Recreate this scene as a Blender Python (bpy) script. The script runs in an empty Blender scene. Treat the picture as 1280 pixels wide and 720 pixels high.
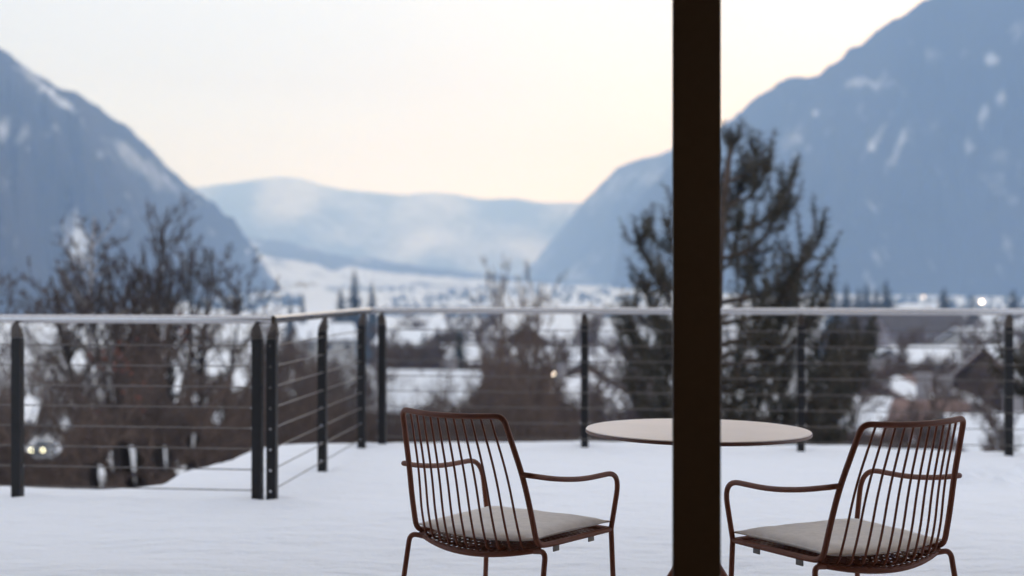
import bpy, math, random
import numpy as np
from mathutils import Vector, Matrix, noise

R = math.radians
S = bpy.context.scene
COL = S.collection
EYE = 1.25
F = 1735.0

# ------------------------------------------------------------------ helpers
def at(px, py, d):
    return Vector(((px - 640.0) * d / F, d, EYE - (py - 355.0) * d / F))

def atx(px, d):
    return (px - 640.0) * d / F

class MB:
    """collects shapes and links them as one mesh object"""
    def __init__(self):
        self.v, self.f, self.smooth = [], [], []
        self.marks = []
    def add(self, vs, fs, smooth=False):
        b = len(self.v)
        self.v.extend([tuple(p) for p in vs])
        self.f.extend([tuple(b + i for i in f) for f in fs])
        self.smooth.extend([smooth] * len(fs))
        return self
    def box(self, c, s, rz=0.0, M=None):
        x, y, z = s[0] / 2, s[1] / 2, s[2] / 2
        m = M if M is not None else Matrix.Translation(Vector(c)) @ Matrix.Rotation(rz, 4, 'Z')
        vs = [m @ Vector(p) for p in ((-x, -y, -z), (x, -y, -z), (x, y, -z), (-x, y, -z), (-x, -y, z), (x, -y, z), (x, y, z), (-x, y, z))]
        return self.add(vs, [(0, 3, 2, 1), (4, 5, 6, 7), (0, 1, 5, 4), (1, 2, 6, 5), (2, 3, 7, 6), (3, 0, 4, 7)])
    def bbox(self, c, s, b, M=None):
        """box with all edges chamfered by b"""
        m = M if M is not None else Matrix.Translation(Vector(c))
        h = [s[0] / 2, s[1] / 2, s[2] / 2]
        vs, idx = [], {}
        for sx in (-1, 1):
            for sy in (-1, 1):
                for sz in (-1, 1):
                    sg = (sx, sy, sz)
                    for ax in range(3):
                        p = [sg[k] * (h[k] - (0 if k == ax else b)) for k in range(3)]
                        idx[(sx, sy, sz, ax)] = len(vs)
                        vs.append(m @ Vector(p))
        fs = []
        for ax in range(3):
            o = [k for k in range(3) if k != ax]
            for s0 in (-1, 1):
                q = []
                for (a, c2) in ((-1, -1), (1, -1), (1, 1), (-1, 1)):
                    sg = [0, 0, 0]; sg[ax] = s0; sg[o[0]] = a; sg[o[1]] = c2
                    q.append(idx[(sg[0], sg[1], sg[2], ax)])
                fs.append(tuple(q))
            for a in (-1, 1):
                for c2 in (-1, 1):
                    sg = [0, 0, 0]; sg[o[0]] = a; sg[o[1]] = c2
                    q = []
                    sg[ax] = -1; k0 = tuple(sg)
                    sg[ax] = 1; k1 = tuple(sg)
                    fs.append((idx[k0 + (o[0],)], idx[k1 + (o[0],)], idx[k1 + (o[1],)], idx[k0 + (o[1],)]))
        for sx in (-1, 1):
            for sy in (-1, 1):
                for sz in (-1, 1):
                    fs.append(tuple(idx[(sx, sy, sz, k)] for k in range(3)))
        return self.add(vs, fs)
    def tube(self, pts, r, n=8, cap=True, smooth=True):
        pts = [Vector(p) for p in pts]
        m = len(pts)
        rr = r if isinstance(r, (list, tuple)) else [r] * m
        t = (pts[1] - pts[0]).normalized()
        up = Vector((0, 0, 1)) if abs(t.z) < 0.9 else Vector((0, 1, 0))
        nrm = t.cross(up).normalized()
        vs, fs = [], []
        for i in range(m):
            if i == 0: tt = pts[1] - pts[0]
            elif i == m - 1: tt = pts[-1] - pts[-2]
            else: tt = pts[i + 1] - pts[i - 1]
            if tt.length < 1e-9: tt = t.copy()
            tt.normalize()
            nrm = nrm - tt * nrm.dot(tt)
            if nrm.length < 1e-6: nrm = tt.orthogonal()
            nrm.normalize()
            bn = tt.cross(nrm)
            for k in range(n):
                a = 2 * math.pi * k / n
                vs.append(pts[i] + (nrm * math.cos(a) + bn * math.sin(a)) * rr[i])
        for i in range(m - 1):
            for k in range(n):
                k2 = (k + 1) % n
                fs.append((i * n + k, i * n + k2, (i + 1) * n + k2, (i + 1) * n + k))
        self.add(vs, fs, smooth)
        if cap:
            self.add(vs[:n], [tuple(reversed(range(n)))])
            self.add(vs[-n:], [tuple(range(n))])
        return self
    def lathe(self, prof, c=(0, 0, 0), n=32, smooth=True, M=None):
        vs, fs = [], []
        m = len(prof)
        for (rad, z) in prof:
            for k in range(n):
                a = 2 * math.pi * k / n
                p = Vector((c[0] + rad * math.cos(a), c[1] + rad * math.sin(a), c[2] + z))
                vs.append(M @ p if M is not None else p)
        for i in range(m - 1):
            for k in range(n):
                k2 = (k + 1) % n
                fs.append((i * n + k, i * n + k2, (i + 1) * n + k2, (i + 1) * n + k))
        self.add(vs, fs, smooth)
        self.add(vs[:n], [tuple(reversed(range(n)))])
        self.add(vs[-n:], [tuple(range(n))])
        return self
    def prism(self, prof, h0, h1, M=None):
        """polygon prof (x,y) extruded from z=h0 to z=h1"""
        n = len(prof)
        vs = [Vector((p[0], p[1], h0)) for p in prof] + [Vector((p[0], p[1], h1)) for p in prof]
        if M is not None: vs = [M @ v for v in vs]
        fs = [tuple(reversed(range(n))), tuple(range(n, 2 * n))]
        for i in range(n):
            j = (i + 1) % n
            fs.append((i, j, n + j, n + i))
        return self.add(vs, fs)
    def mesh(self, name):
        me = bpy.data.meshes.new(name)
        me.from_pydata(self.v, [], self.f)
        me.polygons.foreach_set('use_smooth', self.smooth)
        me.update()
        return me
    def mark(self, m):
        """faces added from here on take material m"""
        self.marks.append((len(self.f), m))
        return self
    def build(self, name, m, parent=None):
        me = self.mesh(name)
        if m is not None: me.materials.append(m)
        if self.marks:
            idx = [0] * len(self.f)
            for k, (st, mm) in enumerate(self.marks):
                me.materials.append(mm)
                for i in range(st, len(idx)): idx[i] = k + 1
            me.polygons.foreach_set('material_index', idx)
        o = bpy.data.objects.new(name, me)
        COL.objects.link(o)
        if parent is not None: o.parent = parent
        return o

def empty(name, loc, rz=0.0):
    o = bpy.data.objects.new(name, None)
    o.empty_display_size = 0.2
    COL.objects.link(o)
    o.location = loc
    o.rotation_euler = (0, 0, rz)
    return o

def tag(o, label=None, cat=None, group=None, kind=None):
    if label: o['label'] = label
    if cat: o['category'] = cat
    if group: o['group'] = group
    if kind: o['kind'] = kind
    return o

def thing(name, label, cat, loc=(0, 0, 0), rz=0.0, group=None):
    return tag(empty(name, loc, rz), label, cat, group)

KIDS = {}
def kids(o):
    return [c for c in bpy.data.objects if c.parent is o]

def copy_tree(o, parent=None):
    c = o.copy()
    COL.objects.link(c)
    c.parent = parent
    for ch in kids(o):
        copy_tree(ch, c)
    return c

def bez(pts, n=8):
    """Catmull-Rom through pts"""
    P = [Vector(p) for p in pts]
    P = [P[0] * 2 - P[1]] + P + [P[-1] * 2 - P[-2]]
    out = []
    for i in range(1, len(P) - 2):
        a, b, c, d = P[i - 1], P[i], P[i + 1], P[i + 2]
        for k in range(n):
            t = k / n
            out.append(0.5 * ((2 * b) + (c - a) * t + (2 * a - 5 * b + 4 * c - d) * t * t + (3 * b - a - 3 * c + d) * t ** 3))
    out.append(P[-2])
    return out

def rounded(pts, rad, n=6):
    """polyline with corners rounded (rad per inner point or a number)"""
    P = [Vector(p) for p in pts]
    out = [P[0]]
    for i in range(1, len(P) - 1):
        r = rad[i - 1] if isinstance(rad, (list, tuple)) else rad
        a, b, c = P[i - 1], P[i], P[i + 1]
        l1, l2 = (a - b).length, (c - b).length
        r = min(r, l1 * 0.49, l2 * 0.49)
        p, q = b + (a - b).normalized() * r, b + (c - b).normalized() * r
        for k in range(n + 1):
            t = k / n
            out.append(p * (1 - t) ** 2 + b * 2 * t * (1 - t) + q * t * t)
    out.append(P[-1])
    return out

# ------------------------------------------------------------------ materials
def mat(name, col, rough=0.6, metal=0.0, var=0.15, scale=8.0, bump=0.0, bscale=60.0, spec=0.5, col2=None, coat=0.0, detail=4.0, sheen=0.0):
    m = bpy.data.materials.new(name)
    m.use_nodes = True
    nt = m.node_tree
    b = nt.nodes['Principled BSDF']
    tc = nt.nodes.new('ShaderNodeTexCoord')
    nz = nt.nodes.new('ShaderNodeTexNoise')
    nz.inputs['Scale'].default_value = scale
    nz.inputs['Detail'].default_value = detail
    nt.links.new(tc.outputs['Object'], nz.inputs['Vector'])
    rp = nt.nodes.new('ShaderNodeValToRGB')
    c1 = [max(0.0, c * (1 - var)) for c in col]
    c2 = list(col2) if col2 else [min(1.0, c * (1 + var)) for c in col]
    rp.color_ramp.elements[0].position = 0.32
    rp.color_ramp.elements[1].position = 0.68
    rp.color_ramp.elements[0].color = (*c1, 1)
    rp.color_ramp.elements[1].color = (*c2, 1)
    nt.links.new(nz.outputs['Fac'], rp.inputs['Fac'])
    nt.links.new(rp.outputs['Color'], b.inputs['Base Color'])
    b.inputs['Roughness'].default_value = rough
    b.inputs['Metallic'].default_value = metal
    b.inputs['Specular IOR Level'].default_value = spec
    b.inputs['Coat Weight'].default_value = coat
    b.inputs['Sheen Weight'].default_value = sheen
    if bump > 0:
        n2 = nt.nodes.new('ShaderNodeTexNoise')
        n2.inputs['Scale'].default_value = bscale
        n2.inputs['Detail'].default_value = 5.0
        nt.links.new(tc.outputs['Object'], n2.inputs['Vector'])
        bp = nt.nodes.new('ShaderNodeBump')
        bp.inputs['Strength'].default_value = bump
        bp.inputs['Distance'].default_value = 0.0015
        nt.links.new(n2.outputs['Fac'], bp.inputs['Height'])
        nt.links.new(bp.outputs['Normal'], b.inputs['Normal'])
    return m

def emit_mat(name, col, strength):
    m = bpy.data.materials.new(name)
    m.use_nodes = True
    nt = m.node_tree
    b = nt.nodes['Principled BSDF']
    b.inputs['Base Color'].default_value = (*col, 1)
    b.inputs['Emission Color'].default_value = (*col, 1)
    b.inputs['Emission Strength'].default_value = strength
    return m

M = {}
M['chair'] = mat('chair_powder_coat', (0.19, 0.062, 0.033), 0.5, var=0.10, scale=30, bump=0.05, bscale=900, spec=0.3)
M['cushion'] = mat('cushion_fabric', (0.86, 0.785, 0.72), 0.85, var=0.06, scale=40, bump=0.25, bscale=700, sheen=0.2)
M['strap'] = mat('strap_fabric', (0.22, 0.20, 0.19), 0.8)
M['table_top'] = mat('table_laminate', (0.80, 0.68, 0.62), 0.32, var=0.05, scale=5)
M['table_edge'] = mat('table_edge', (0.14, 0.058, 0.038), 0.45)
M['mullion'] = mat('bronze_frame', (0.082, 0.060, 0.043), 0.5, var=0.05, scale=60, bump=0.03, bscale=800)
M['post'] = mat('anthracite_post', (0.012, 0.011, 0.012), 0.5, var=0.2, scale=20, bump=0.04, bscale=300, spec=0.25)
M['bracket'] = mat('post_bracket', (0.07, 0.055, 0.048), 0.4, metal=0.6)
M['steel'] = mat('brushed_steel', (0.50, 0.49, 0.50), 0.16, metal=1.0, var=0.06, scale=40)
M['cable'] = mat('steel_cable', (0.14, 0.125, 0.12), 0.3, metal=0.9)
M['bark'] = mat('dark_bark', (0.050, 0.038, 0.034), 0.9, var=0.3, scale=12)
M['twig'] = mat('grey_twig', (0.075, 0.054, 0.048), 0.9, var=0.35, scale=6)
M['twig2'] = mat('brown_twig', (0.11, 0.072, 0.056), 0.9, var=0.35, scale=6)
M['birchbark'] = mat('birch_bark', (0.30, 0.28, 0.28), 0.8, var=0.6, scale=9)
M['leaf'] = mat('withered_leaf', (0.13, 0.045, 0.032), 0.8, var=0.4, scale=30)
M['pine'] = mat('pine_needle', (0.026, 0.030, 0.022), 0.7, var=0.45, scale=3, col2=(0.072, 0.056, 0.036))
M['pinebark'] = mat('pine_bark', (0.085, 0.056, 0.042), 0.9, var=0.35, scale=10)
M['conifer'] = mat('conifer_needle', (0.022, 0.030, 0.026), 0.8, var=0.4, scale=0.6)
M['terrace'] = mat('terrace_concrete', (0.28, 0.27, 0.26), 0.85, var=0.2, scale=2)
M['floor'] = mat('oak_floor', (0.16, 0.10, 0.065), 0.5, var=0.25, scale=5)
M['plaster'] = mat('room_plaster', (0.32, 0.28, 0.24), 0.9, var=0.06, scale=3)
M['wood_dark'] = mat('weathered_wood', (0.075, 0.050, 0.040), 0.85, var=0.35, scale=1.4)
M['wood_brown'] = mat('brown_wood', (0.13, 0.085, 0.062), 0.85, var=0.3, scale=1.4)
M['wall_white'] = mat('white_render', (0.50, 0.48, 0.46), 0.9, var=0.08, scale=0.5)
M['wall_grey'] = mat('grey_render', (0.27, 0.25, 0.255), 0.9, var=0.10, scale=0.5)
M['wall_mauve'] = mat('mauve_render', (0.22, 0.19, 0.21), 0.9, var=0.12, scale=0.5)
M['roof_red'] = mat('red_roof_tile', (0.20, 0.125, 0.105), 0.85, var=0.25, scale=1.0)
M['roof_dark'] = mat('dark_roof_tile', (0.075, 0.060, 0.058), 0.85, var=0.3, scale=1.0)
M['glass_dark'] = mat('window_pane_dark', (0.03, 0.035, 0.045), 0.12, var=0.2, scale=1.0)
M['frame_white'] = mat('white_window_frame', (0.6, 0.58, 0.56), 0.6)
M['car'] = mat('car_paint', (0.05, 0.055, 0.06), 0.25, var=0.1, scale=2, coat=0.6)
M['tyre'] = mat('tyre_rubber', (0.02, 0.02, 0.02), 0.85)
M['rim'] = mat('wheel_rim', (0.4, 0.4, 0.42), 0.35, metal=0.9)
M['road'] = mat('wet_asphalt', (0.10, 0.10, 0.11), 0.55, var=0.3, scale=0.8, col2=(0.30, 0.30, 0.32))
M['headlight'] = emit_mat('headlight_glow', (1.0, 0.92, 0.58), 10.0)
M['lamp'] = emit_mat('lamp_glow', (1.0, 0.80, 0.62), 22.0)
M['bulb'] = emit_mat('bulb_glow', (1.0, 0.66, 0.36), 520.0)
M['floodlight'] = emit_mat('floodlight_glow', (1.0, 0.78, 0.58), 26.0)
M['floodlight_dim'] = emit_mat('floodlight_dim_glow', (1.0, 0.80, 0.66), 3.0)
M['snow_roof'] = mat('roof_snow', (0.82, 0.83, 0.85), 0.8, var=0.04, scale=1.0)
M['pole'] = mat('galvanised_pole', (0.25, 0.25, 0.26), 0.5, metal=0.7)

def snow_mat():
    m = bpy.data.materials.new('terrace_snow')
    m.use_nodes = True
    nt = m.node_tree
    b = nt.nodes['Principled BSDF']
    b.inputs['Base Color'].default_value = (0.86, 0.87, 0.90, 1)
    b.inputs['Roughness'].default_value = 0.75
    b.inputs['Specular IOR Level'].default_value = 0.25
    tc = nt.nodes.new('ShaderNodeTexCoord')
    last = None
    for sc, st, dist, vs in ((160, 0.55, 0.006, (1, 1, 1)), (30, 0.45, 0.014, (1, 1.6, 1)), (5.0, 0.6, 0.05, (1.0, 2.4, 1))):
        mp = nt.nodes.new('ShaderNodeMapping')
        mp.inputs['Scale'].default_value = vs
        nt.links.new(tc.outputs['Object'], mp.inputs['Vector'])
        nz = nt.nodes.new('ShaderNodeTexNoise')
        nz.inputs['Scale'].default_value = sc
        nz.inputs['Detail'].default_value = 4
        nt.links.new(mp.outputs['Vector'], nz.inputs['Vector'])
        bp = nt.nodes.new('ShaderNodeBump')
        bp.inputs['Strength'].default_value = st
        bp.inputs['Distance'].default_value = dist
        nt.links.new(nz.outputs['Fac'], bp.inputs['Height'])
        if last is not None: nt.links.new(last.outputs['Normal'], bp.inputs['Normal'])
        last = bp
    nt.links.new(last.outputs['Normal'], b.inputs['Normal'])
    return m
M['snow'] = snow_mat()

def land_mat(name, forest, forest2, snow, nscale):
    """forest / snow mix driven by the mesh attribute 'snow'"""
    m = bpy.data.materials.new(name)
    m.use_nodes = True
    nt = m.node_tree
    b = nt.nodes['Principled BSDF']
    b.inputs['Roughness'].default_value = 0.9
    b.inputs['Specular IOR Level'].default_value = 0.1
    tc = nt.nodes.new('ShaderNodeTexCoord')
    at_ = nt.nodes.new('ShaderNodeAttribute'); at_.attribute_name = 'snow'
    nz = nt.nodes.new('ShaderNodeTexNoise')
    nz.inputs['Scale'].default_value = nscale
    nz.inputs['Detail'].default_value = 8
    nz.inputs['Roughness'].default_value = 0.65
    nt.links.new(tc.outputs['Object'], nz.inputs['Vector'])
    n2 = nt.nodes.new('ShaderNodeTexNoise')
    n2.inputs['Scale'].default_value = nscale * 0.23
    n2.inputs['Detail'].default_value = 5
    nt.links.new(tc.outputs['Object'], n2.inputs['Vector'])
    fr = nt.nodes.new('ShaderNodeMix'); fr.data_type = 'RGBA'
    fr.inputs[6].default_value = (*forest, 1)
    fr.inputs[7].default_value = (*forest2, 1)
    nt.links.new(n2.outputs['Fac'], fr.inputs[0])
    ad = nt.nodes.new('ShaderNodeMath'); ad.operation = 'MULTIPLY_ADD'
    ad.inputs[1].default_value = 0.9
    ad.inputs[2].default_value = -0.45
    nt.links.new(nz.outputs['Fac'], ad.inputs[0])
    a2 = nt.nodes.new('ShaderNodeMath'); a2.operation = 'ADD'
    nt.links.new(ad.outputs[0], a2.inputs[0])
    nt.links.new(at_.outputs['Fac'], a2.inputs[1])
    mr = nt.nodes.new('ShaderNodeMapRange')
    mr.inputs['From Min'].default_value = 0.25
    mr.inputs['From Max'].default_value = 0.75
    nt.links.new(a2.outputs[0], mr.inputs['Value'])
    mx = nt.nodes.new('ShaderNodeMix'); mx.data_type = 'RGBA'
    nt.links.new(mr.outputs['Result'], mx.inputs[0])
    nt.links.new(fr.outputs[2], mx.inputs[6])
    mx.inputs[7].default_value = (*snow, 1)
    nt.links.new(mx.outputs[2], b.inputs['Base Color'])
    return m
M['mountain'] = land_mat('mountain_forest', (0.020, 0.024, 0.026), (0.075, 0.072, 0.074), (0.74, 0.76, 0.80), 0.02)
M['land'] = land_mat('valley_land', (0.10, 0.085, 0.075), (0.20, 0.17, 0.15), (0.84, 0.85, 0.87), 0.06)

def glass_mat():
    m = bpy.data.materials.new('clear_window_glass')
    m.use_nodes = True
    nt = m.node_tree
    nt.nodes.remove(nt.nodes['Principled BSDF'])
    t = nt.nodes.new('ShaderNodeBsdfTransparent')
    t.inputs['Color'].default_value = (0.97, 0.975, 0.975, 1)
    nt.links.new(t.outputs[0], nt.nodes['Material Output'].inputs['Surface'])
    return m
M['glass'] = glass_mat()

# ------------------------------------------------------------------ world, sun, camera
def build_world():
    w = bpy.data.worlds.new('World')
    S.world = w
    w.use_nodes = True
    nt = w.node_tree
    bg = nt.nodes['Background']
    sky = nt.nodes.new('ShaderNodeTexSky')
    sky.sky_type = 'NISHITA'
    sky.sun_disc = False
    sky.sun_elevation = R(SUN_EL)
    sky.sun_rotation = R(SUN_AZ)
    sky.altitude = 900
    sky.air_density = 1.0
    sky.dust_density = 2.0
    sky.ozone_density = 1.5
    # thin high cloud that catches the evening light over the valley mouth
    tc = nt.nodes.new('ShaderNodeTexCoord')
    sep = nt.nodes.new('ShaderNodeSeparateXYZ')
    nt.links.new(tc.outputs['Generated'], sep.inputs[0])
    mp = nt.nodes.new('ShaderNodeMapping')
    mp.inputs['Scale'].default_value = (1.0, 1.0, 9.0)
    nt.links.new(tc.outputs['Generated'], mp.inputs['Vector'])
    nz = nt.nodes.new('ShaderNodeTexNoise')
    nz.inputs['Scale'].default_value = 3.0
    nz.inputs['Detail'].default_value = 5
    nt.links.new(mp.outputs['Vector'], nz.inputs['Vector'])
    rp = nt.nodes.new('ShaderNodeValToRGB')
    for e, (p, c) in zip(rp.color_ramp.elements, ((0.0, GLOW[0]), (1.0, GLOW[-1]))):
        e.position = p; e.color = (*c, 1)
    for p, c in zip((0.07, 0.14, 0.25, 0.5), GLOW[1:-1]):
        e = rp.color_ramp.elements.new(p); e.color = (*c, 1)
    nt.links.new(sep.outputs['Z'], rp.inputs['Fac'])
    ns = nt.nodes.new('ShaderNodeMapRange')
    ns.inputs['From Min'].default_value = 0.3
    ns.inputs['From Max'].default_value = 0.7
    ns.inputs['To Min'].default_value = 0.97
    ns.inputs['To Max'].default_value = 1.03
    nt.links.new(nz.outputs['Fac'], ns.inputs['Value'])
    ml = nt.nodes.new('ShaderNodeVectorMath'); ml.operation = 'SCALE'
    nt.links.new(rp.outputs['Color'], ml.inputs[0])
    nt.links.new(ns.outputs['Result'], ml.inputs['Scale'])
    sc = nt.nodes.new('ShaderNodeVectorMath'); sc.operation = 'SCALE'
    sc.inputs['Scale'].default_value = GLOW_GAIN
    nt.links.new(ml.outputs[0], sc.inputs[0])
    ad = nt.nodes.new('ShaderNodeVectorMath'); ad.operation = 'ADD'
    nt.links.new(sky.outputs[0], ad.inputs[0])
    nt.links.new(sc.outputs[0], ad.inputs[1])
    nt.links.new(ad.outputs[0], bg.inputs['Color'])
    bg.inputs['Strength'].default_value = SKY

SUN_EL, SUN_AZ = 9.0, 28.0
SKY = 0.10
GLOW_GAIN = 8.0
GLOW = [(1.24, 1.63, 2.28), (1.13, 1.45, 2.10), (0.86, 0.88, 1.06), (0.98, 0.96, 0.96), (1.09, 1.05, 1.03), (1.02, 1.0, 1.01)]
HAZE_C = (0.40, 0.62, 1.0, 1)
HAZE_D = 3.1e-4
EXPOSURE = 0.0
build_world()

sun = bpy.data.lights.new('sun', 'SUN')
sun.energy = 0.5
sun.angle = R(12)
sun.color = (1.0, 0.86, 0.70)
so = bpy.data.objects.new('sun', sun)
COL.objects.link(so)
az, el = R(SUN_AZ), R(SUN_EL)
sdir = Vector((math.sin(az) * math.cos(el), math.cos(az) * math.cos(el), math.sin(el)))
so.rotation_euler = (-sdir).to_track_quat('-Z', 'Y').to_euler()
so.location = (0, 0, 60)

cam = bpy.data.cameras.new('camera')
co = bpy.data.objects.new('camera', cam)
COL.objects.link(co)
co.location = (0, 0, EYE)
co.rotation_euler = (R(90), 0, 0)
cam.sensor_width = 36.0
cam.lens = 36.0 * F / 1280.0
cam.shift_y = -5.0 / 1280.0
cam.clip_start = 0.05
cam.clip_end = 40000
cam.dof.use_dof = True
cam.dof.focus_distance = 4.3
cam.dof.aperture_fstop = 2.1
S.camera = co

S.view_settings.view_transform = 'Standard'
S.view_settings.look = 'None'
S.view_settings.exposure = EXPOSURE
S.view_settings.gamma = 1.0
S.render.engine = 'CYCLES'
S.cycles.use_denoising = True
S.cycles.max_bounces = 8
S.cycles.diffuse_bounces = 3
S.cycles.volume_bounces = 5
S.cycles.transparent_max_bounces = 16
S.cycles.sample_clamp_indirect = 4.0

# ------------------------------------------------------------------ terrain
GY = np.array([-80, 10, 14, 30, 60, 100, 150, 250, 400, 600, 1500, 2200, 3000, 4500, 8000, 12000], float)
GZ = np.array([-3.6, -3.6, -4.0, -6.5, -10, -13.5, -17.1, -22, -26, -28, -27, -20, -8, 0, 10, 10], float)
def ground(x, y):
    z = float(np.interp(y, GY, GZ))
    k = min(1.0, max(0.0, (y - 14) / 60.0))
    amp = k * min(1.0, 0.4 + y / 900.0)
    z += amp * 0.9 * noise.noise(Vector((x * 0.02, y * 0.02, 1.3)))
    if y > 300:
        z += min(2.5, (y - 300) / 500.0) * noise.noise(Vector((x * 0.003, y * 0.003, 7.1)))
    return z

def set_snow(o, vals):
    a = o.data.attributes.new('snow', 'FLOAT', 'POINT')
    a.data.foreach_set('value', vals)

def fbm(x, y, z=0.0, o=5):
    return noise.fractal(Vector((x, y, z)), 1.0, 2.0, o)

def build_ground():
    ys = [-80, -40, -10, 4, 9, 11]
    y = 13.0
    while y < 9300:
        ys.append(y); y *= 1.05
    ys.append(9400)
    ns = 90
    vs, fs, sn = [], [], []
    for y in ys:
        hw = min(5300.0, 60 + max(0, y) * 1.0)
        for k in range(ns + 1):
            s = (k / ns) * 2 - 1
            x = hw * (0.45 * s + 0.55 * s ** 3)
            vs.append((x, y, ground(x, y)))
            v = 0.92
            if y > 20:
                v = 0.58 + 0.52 * fbm(x * 0.022, y * 0.016, 3.0)
            if y > 260:
                v = 0.88 + 0.60 * fbm(x * 0.004, y * 0.0011, 9.0) 
            sn.append(v)
    n1 = ns + 1
    for i in range(len(ys) - 1):
        for k in range(ns):
            fs.append((i * n1 + k, i * n1 + k + 1, (i + 1) * n1 + k + 1, (i + 1) * n1 + k))
    mb = MB(); mb.add(vs, fs, True)
    o = mb.build('ground', M['land'])
    set_snow(o, sn)
    tag(o, 'snow covered hillside and flat valley floor below the terrace', 'ground', kind='structure')
build_ground()

def ridge(name, crest, foot, label, nu=220, nv=60, amp=0.10, snowfn=None, jag=6.0, seed=0.0, power=1.12, patches=(), near=1.0):
    cpx = np.array([c[0] for c in crest], float)
    ct = (cpx - cpx[0]) / (cpx[-1] - cpx[0])
    cpy = np.array([c[1] for c in crest], float)
    cd = np.array([c[2] for c in crest], float) * near
    fpx = np.array([c[0] for c in foot], float)
    ft = (fpx - fpx[0]) / (fpx[-1] - fpx[0])
    fd = np.array([c[1] for c in foot], float) * near
    vs, fs, sn = [], [], []
    nb = 5
    for i in range(nu + 1):
        t = i / nu
        c = at(np.interp(t, ct, cpx), np.interp(t, ct, cpy), np.interp(t, ct, cd))
        fx, fdd = np.interp(t, ft, fpx), np.interp(t, ft, fd)
        f = Vector((atx(fx, fdd), fdd, ground(atx(fx, fdd), fdd) - 6))
        hgt = c.z - f.z
        c.z += jag * fbm(c.x * 0.02 + seed, c.y * 0.02, 0.7, 4)
        for j in range(nb, 0, -1):
            q = j / nb
            away = Vector((c.x, c.y, 0)).normalized()
            p = c + away * (q * hgt * 1.5)
            p.z = c.z - (c.z + 50) * q ** 1.2
            vs.append(p); sn.append(0.2)
        for j in range(nv + 1):
            v = j / nv
            p = c.lerp(f, v)
            p.z = f.z + hgt * (1 - v) ** power
            if j == 0: p.z = c.z
            env = min(1.0, v * 5) * min(1.0, (1 - v) * 4)
            g = 0.6 * fbm(t * 7 + seed, v * 1.4, seed, 5) + 0.5 * (abs(fbm(t * 11 + seed * 2, v * 0.8, seed + 3, 4)) - 0.25)
            dz = amp * hgt * g * env
            out = Vector((f.x - c.x, f.y - c.y, 0))
            p += out * (0.25 * amp * g * env)
            p.z += dz
            vs.append(p)
            dd = max(p.y, 1)
            ppx, ppy = 640 + p.x * F / dd, 355 - (p.z - EYE) * F / dd
            s = snowfn(t, v, ppx, ppy, p) if snowfn else 0.2
            for (ex, ey, rx, ry, ang, k) in patches:
                ca, sa = math.cos(R(ang)), math.sin(R(ang))
                ux, uy = (ppx - ex) * ca + (ppy - ey) * sa, -(ppx - ex) * sa + (ppy - ey) * ca
                q = (ux / rx) ** 2 + (uy / ry) ** 2
                q *= 1 + 0.9 * noise.noise(Vector((ppx * .16, ppy * .10, seed))) + 0.5 * noise.noise(Vector((ppx * .45, ppy * .25, seed)))
                if q < 2.2: s += k * max(0.0, 1.0 - q / 2.2)
            sn.append(s)
    n1 = nv + 1 + nb
    for i in range(nu):
        for j in range(n1 - 1):
            fs.append((i * n1 + j, i * n1 + j + 1, (i + 1) * n1 + j + 1, (i + 1) * n1 + j))
    mb = MB(); mb.add(vs, fs, True)
    o = mb.build(name, M['mountain'])
    set_snow(o, sn)
    tag(o, label, 'mountain', kind='structure')
    return o

def sn_far(t, v, px, py, p):
    return 0.36 + 0.40 * fbm(t * 9, v * 2.2, 4.4) + (0.10 if 320 < px < 400 and py < 270 else 0)
def sn_L1(t, v, px, py, p):
    return 0.10 + 0.20 * fbm(t * 8 + v * 3, v * 3 - t * 2, 1.0) + 0.20 * max(0, fbm(t * 70 + v * 9, v * 5, 3.0, 4))
def sn_R1(t, v, px, py, p):
    return 0.07 + 0.26 * fbm(t * 13, v * 3.4 + t * 2, 8.0) + 0.30 * max(0, fbm(t * 90 - v * 16, v * 6, 3.0, 4) * (0.5 + fbm(t * 9, v * 3, 5.5)))
def sn_R2(t, v, px, py, p):
    return 0.16 + 0.35 * fbm(t * 7, v * 3, 2.0)
def sn_L2(t, v, px, py, p):
    return (0.05 if v < 0.36 + 0.12 * fbm(t * 14, 0.0, 5.0) else 0.85) + 0.5 * fbm(t * 16, v * 5, 6.0)

ridge('mountain_ridge', [(60, 235, 8200), (160, 236, 8200), (249, 234, 8100), (270, 231, 8000), (320, 225, 7900), (345, 221, 7900), (375, 222, 7900), (400, 231, 7900), (430, 237, 7900), (480, 242, 7900), (509, 244, 7900), (540, 240, 7900), (570, 243, 7900), (600, 249, 7900), (640, 248, 7900), (680, 254, 7900), (728, 253, 7900), (800, 256, 7900), (900, 250, 7900), (1000, 250, 7900)],
      [(60, 6200), (400, 6000), (700, 6000), (1000, 6200)], 'pale blue snow streaked mountain ridge closing the far end of the valley', amp=0.16, snowfn=sn_far, jag=5, seed=2.2)
ridge('mountain_slope', [(690, 300, 5200), (728, 254, 4900), (745, 237, 4800), (770, 211, 4700), (785, 203, 4650), (810, 197, 4600), (840, 188, 4500), (900, 158, 4300), (1000, 110, 4200), (1120, 80, 4100)],
      [(640, 4600), (740, 3900), (900, 3500), (1120, 3400)], 'hazy wooded mountain flank stepping down left of the dark window post', amp=0.10, snowfn=sn_R2, jag=5, seed=5.1)
ridge('wooded_hill', [(215, 300, 4700), (280, 292, 4700), (316, 297, 4600), (351, 302, 4500), (395, 311, 4400), (407, 317, 4400), (453, 322, 4300), (497, 329, 4300), (560, 337, 4300), (640, 346, 4200), (720, 356, 4200), (800, 360, 4200)],
      [(250, 2900), (330, 2700), (420, 2700), (560, 2800), (800, 3300)], 'low dark wooded hill above bright snowy meadows at mid valley', amp=0.05, snowfn=sn_L2, jag=6, seed=8.7, power=1.3, nv=80)
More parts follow.
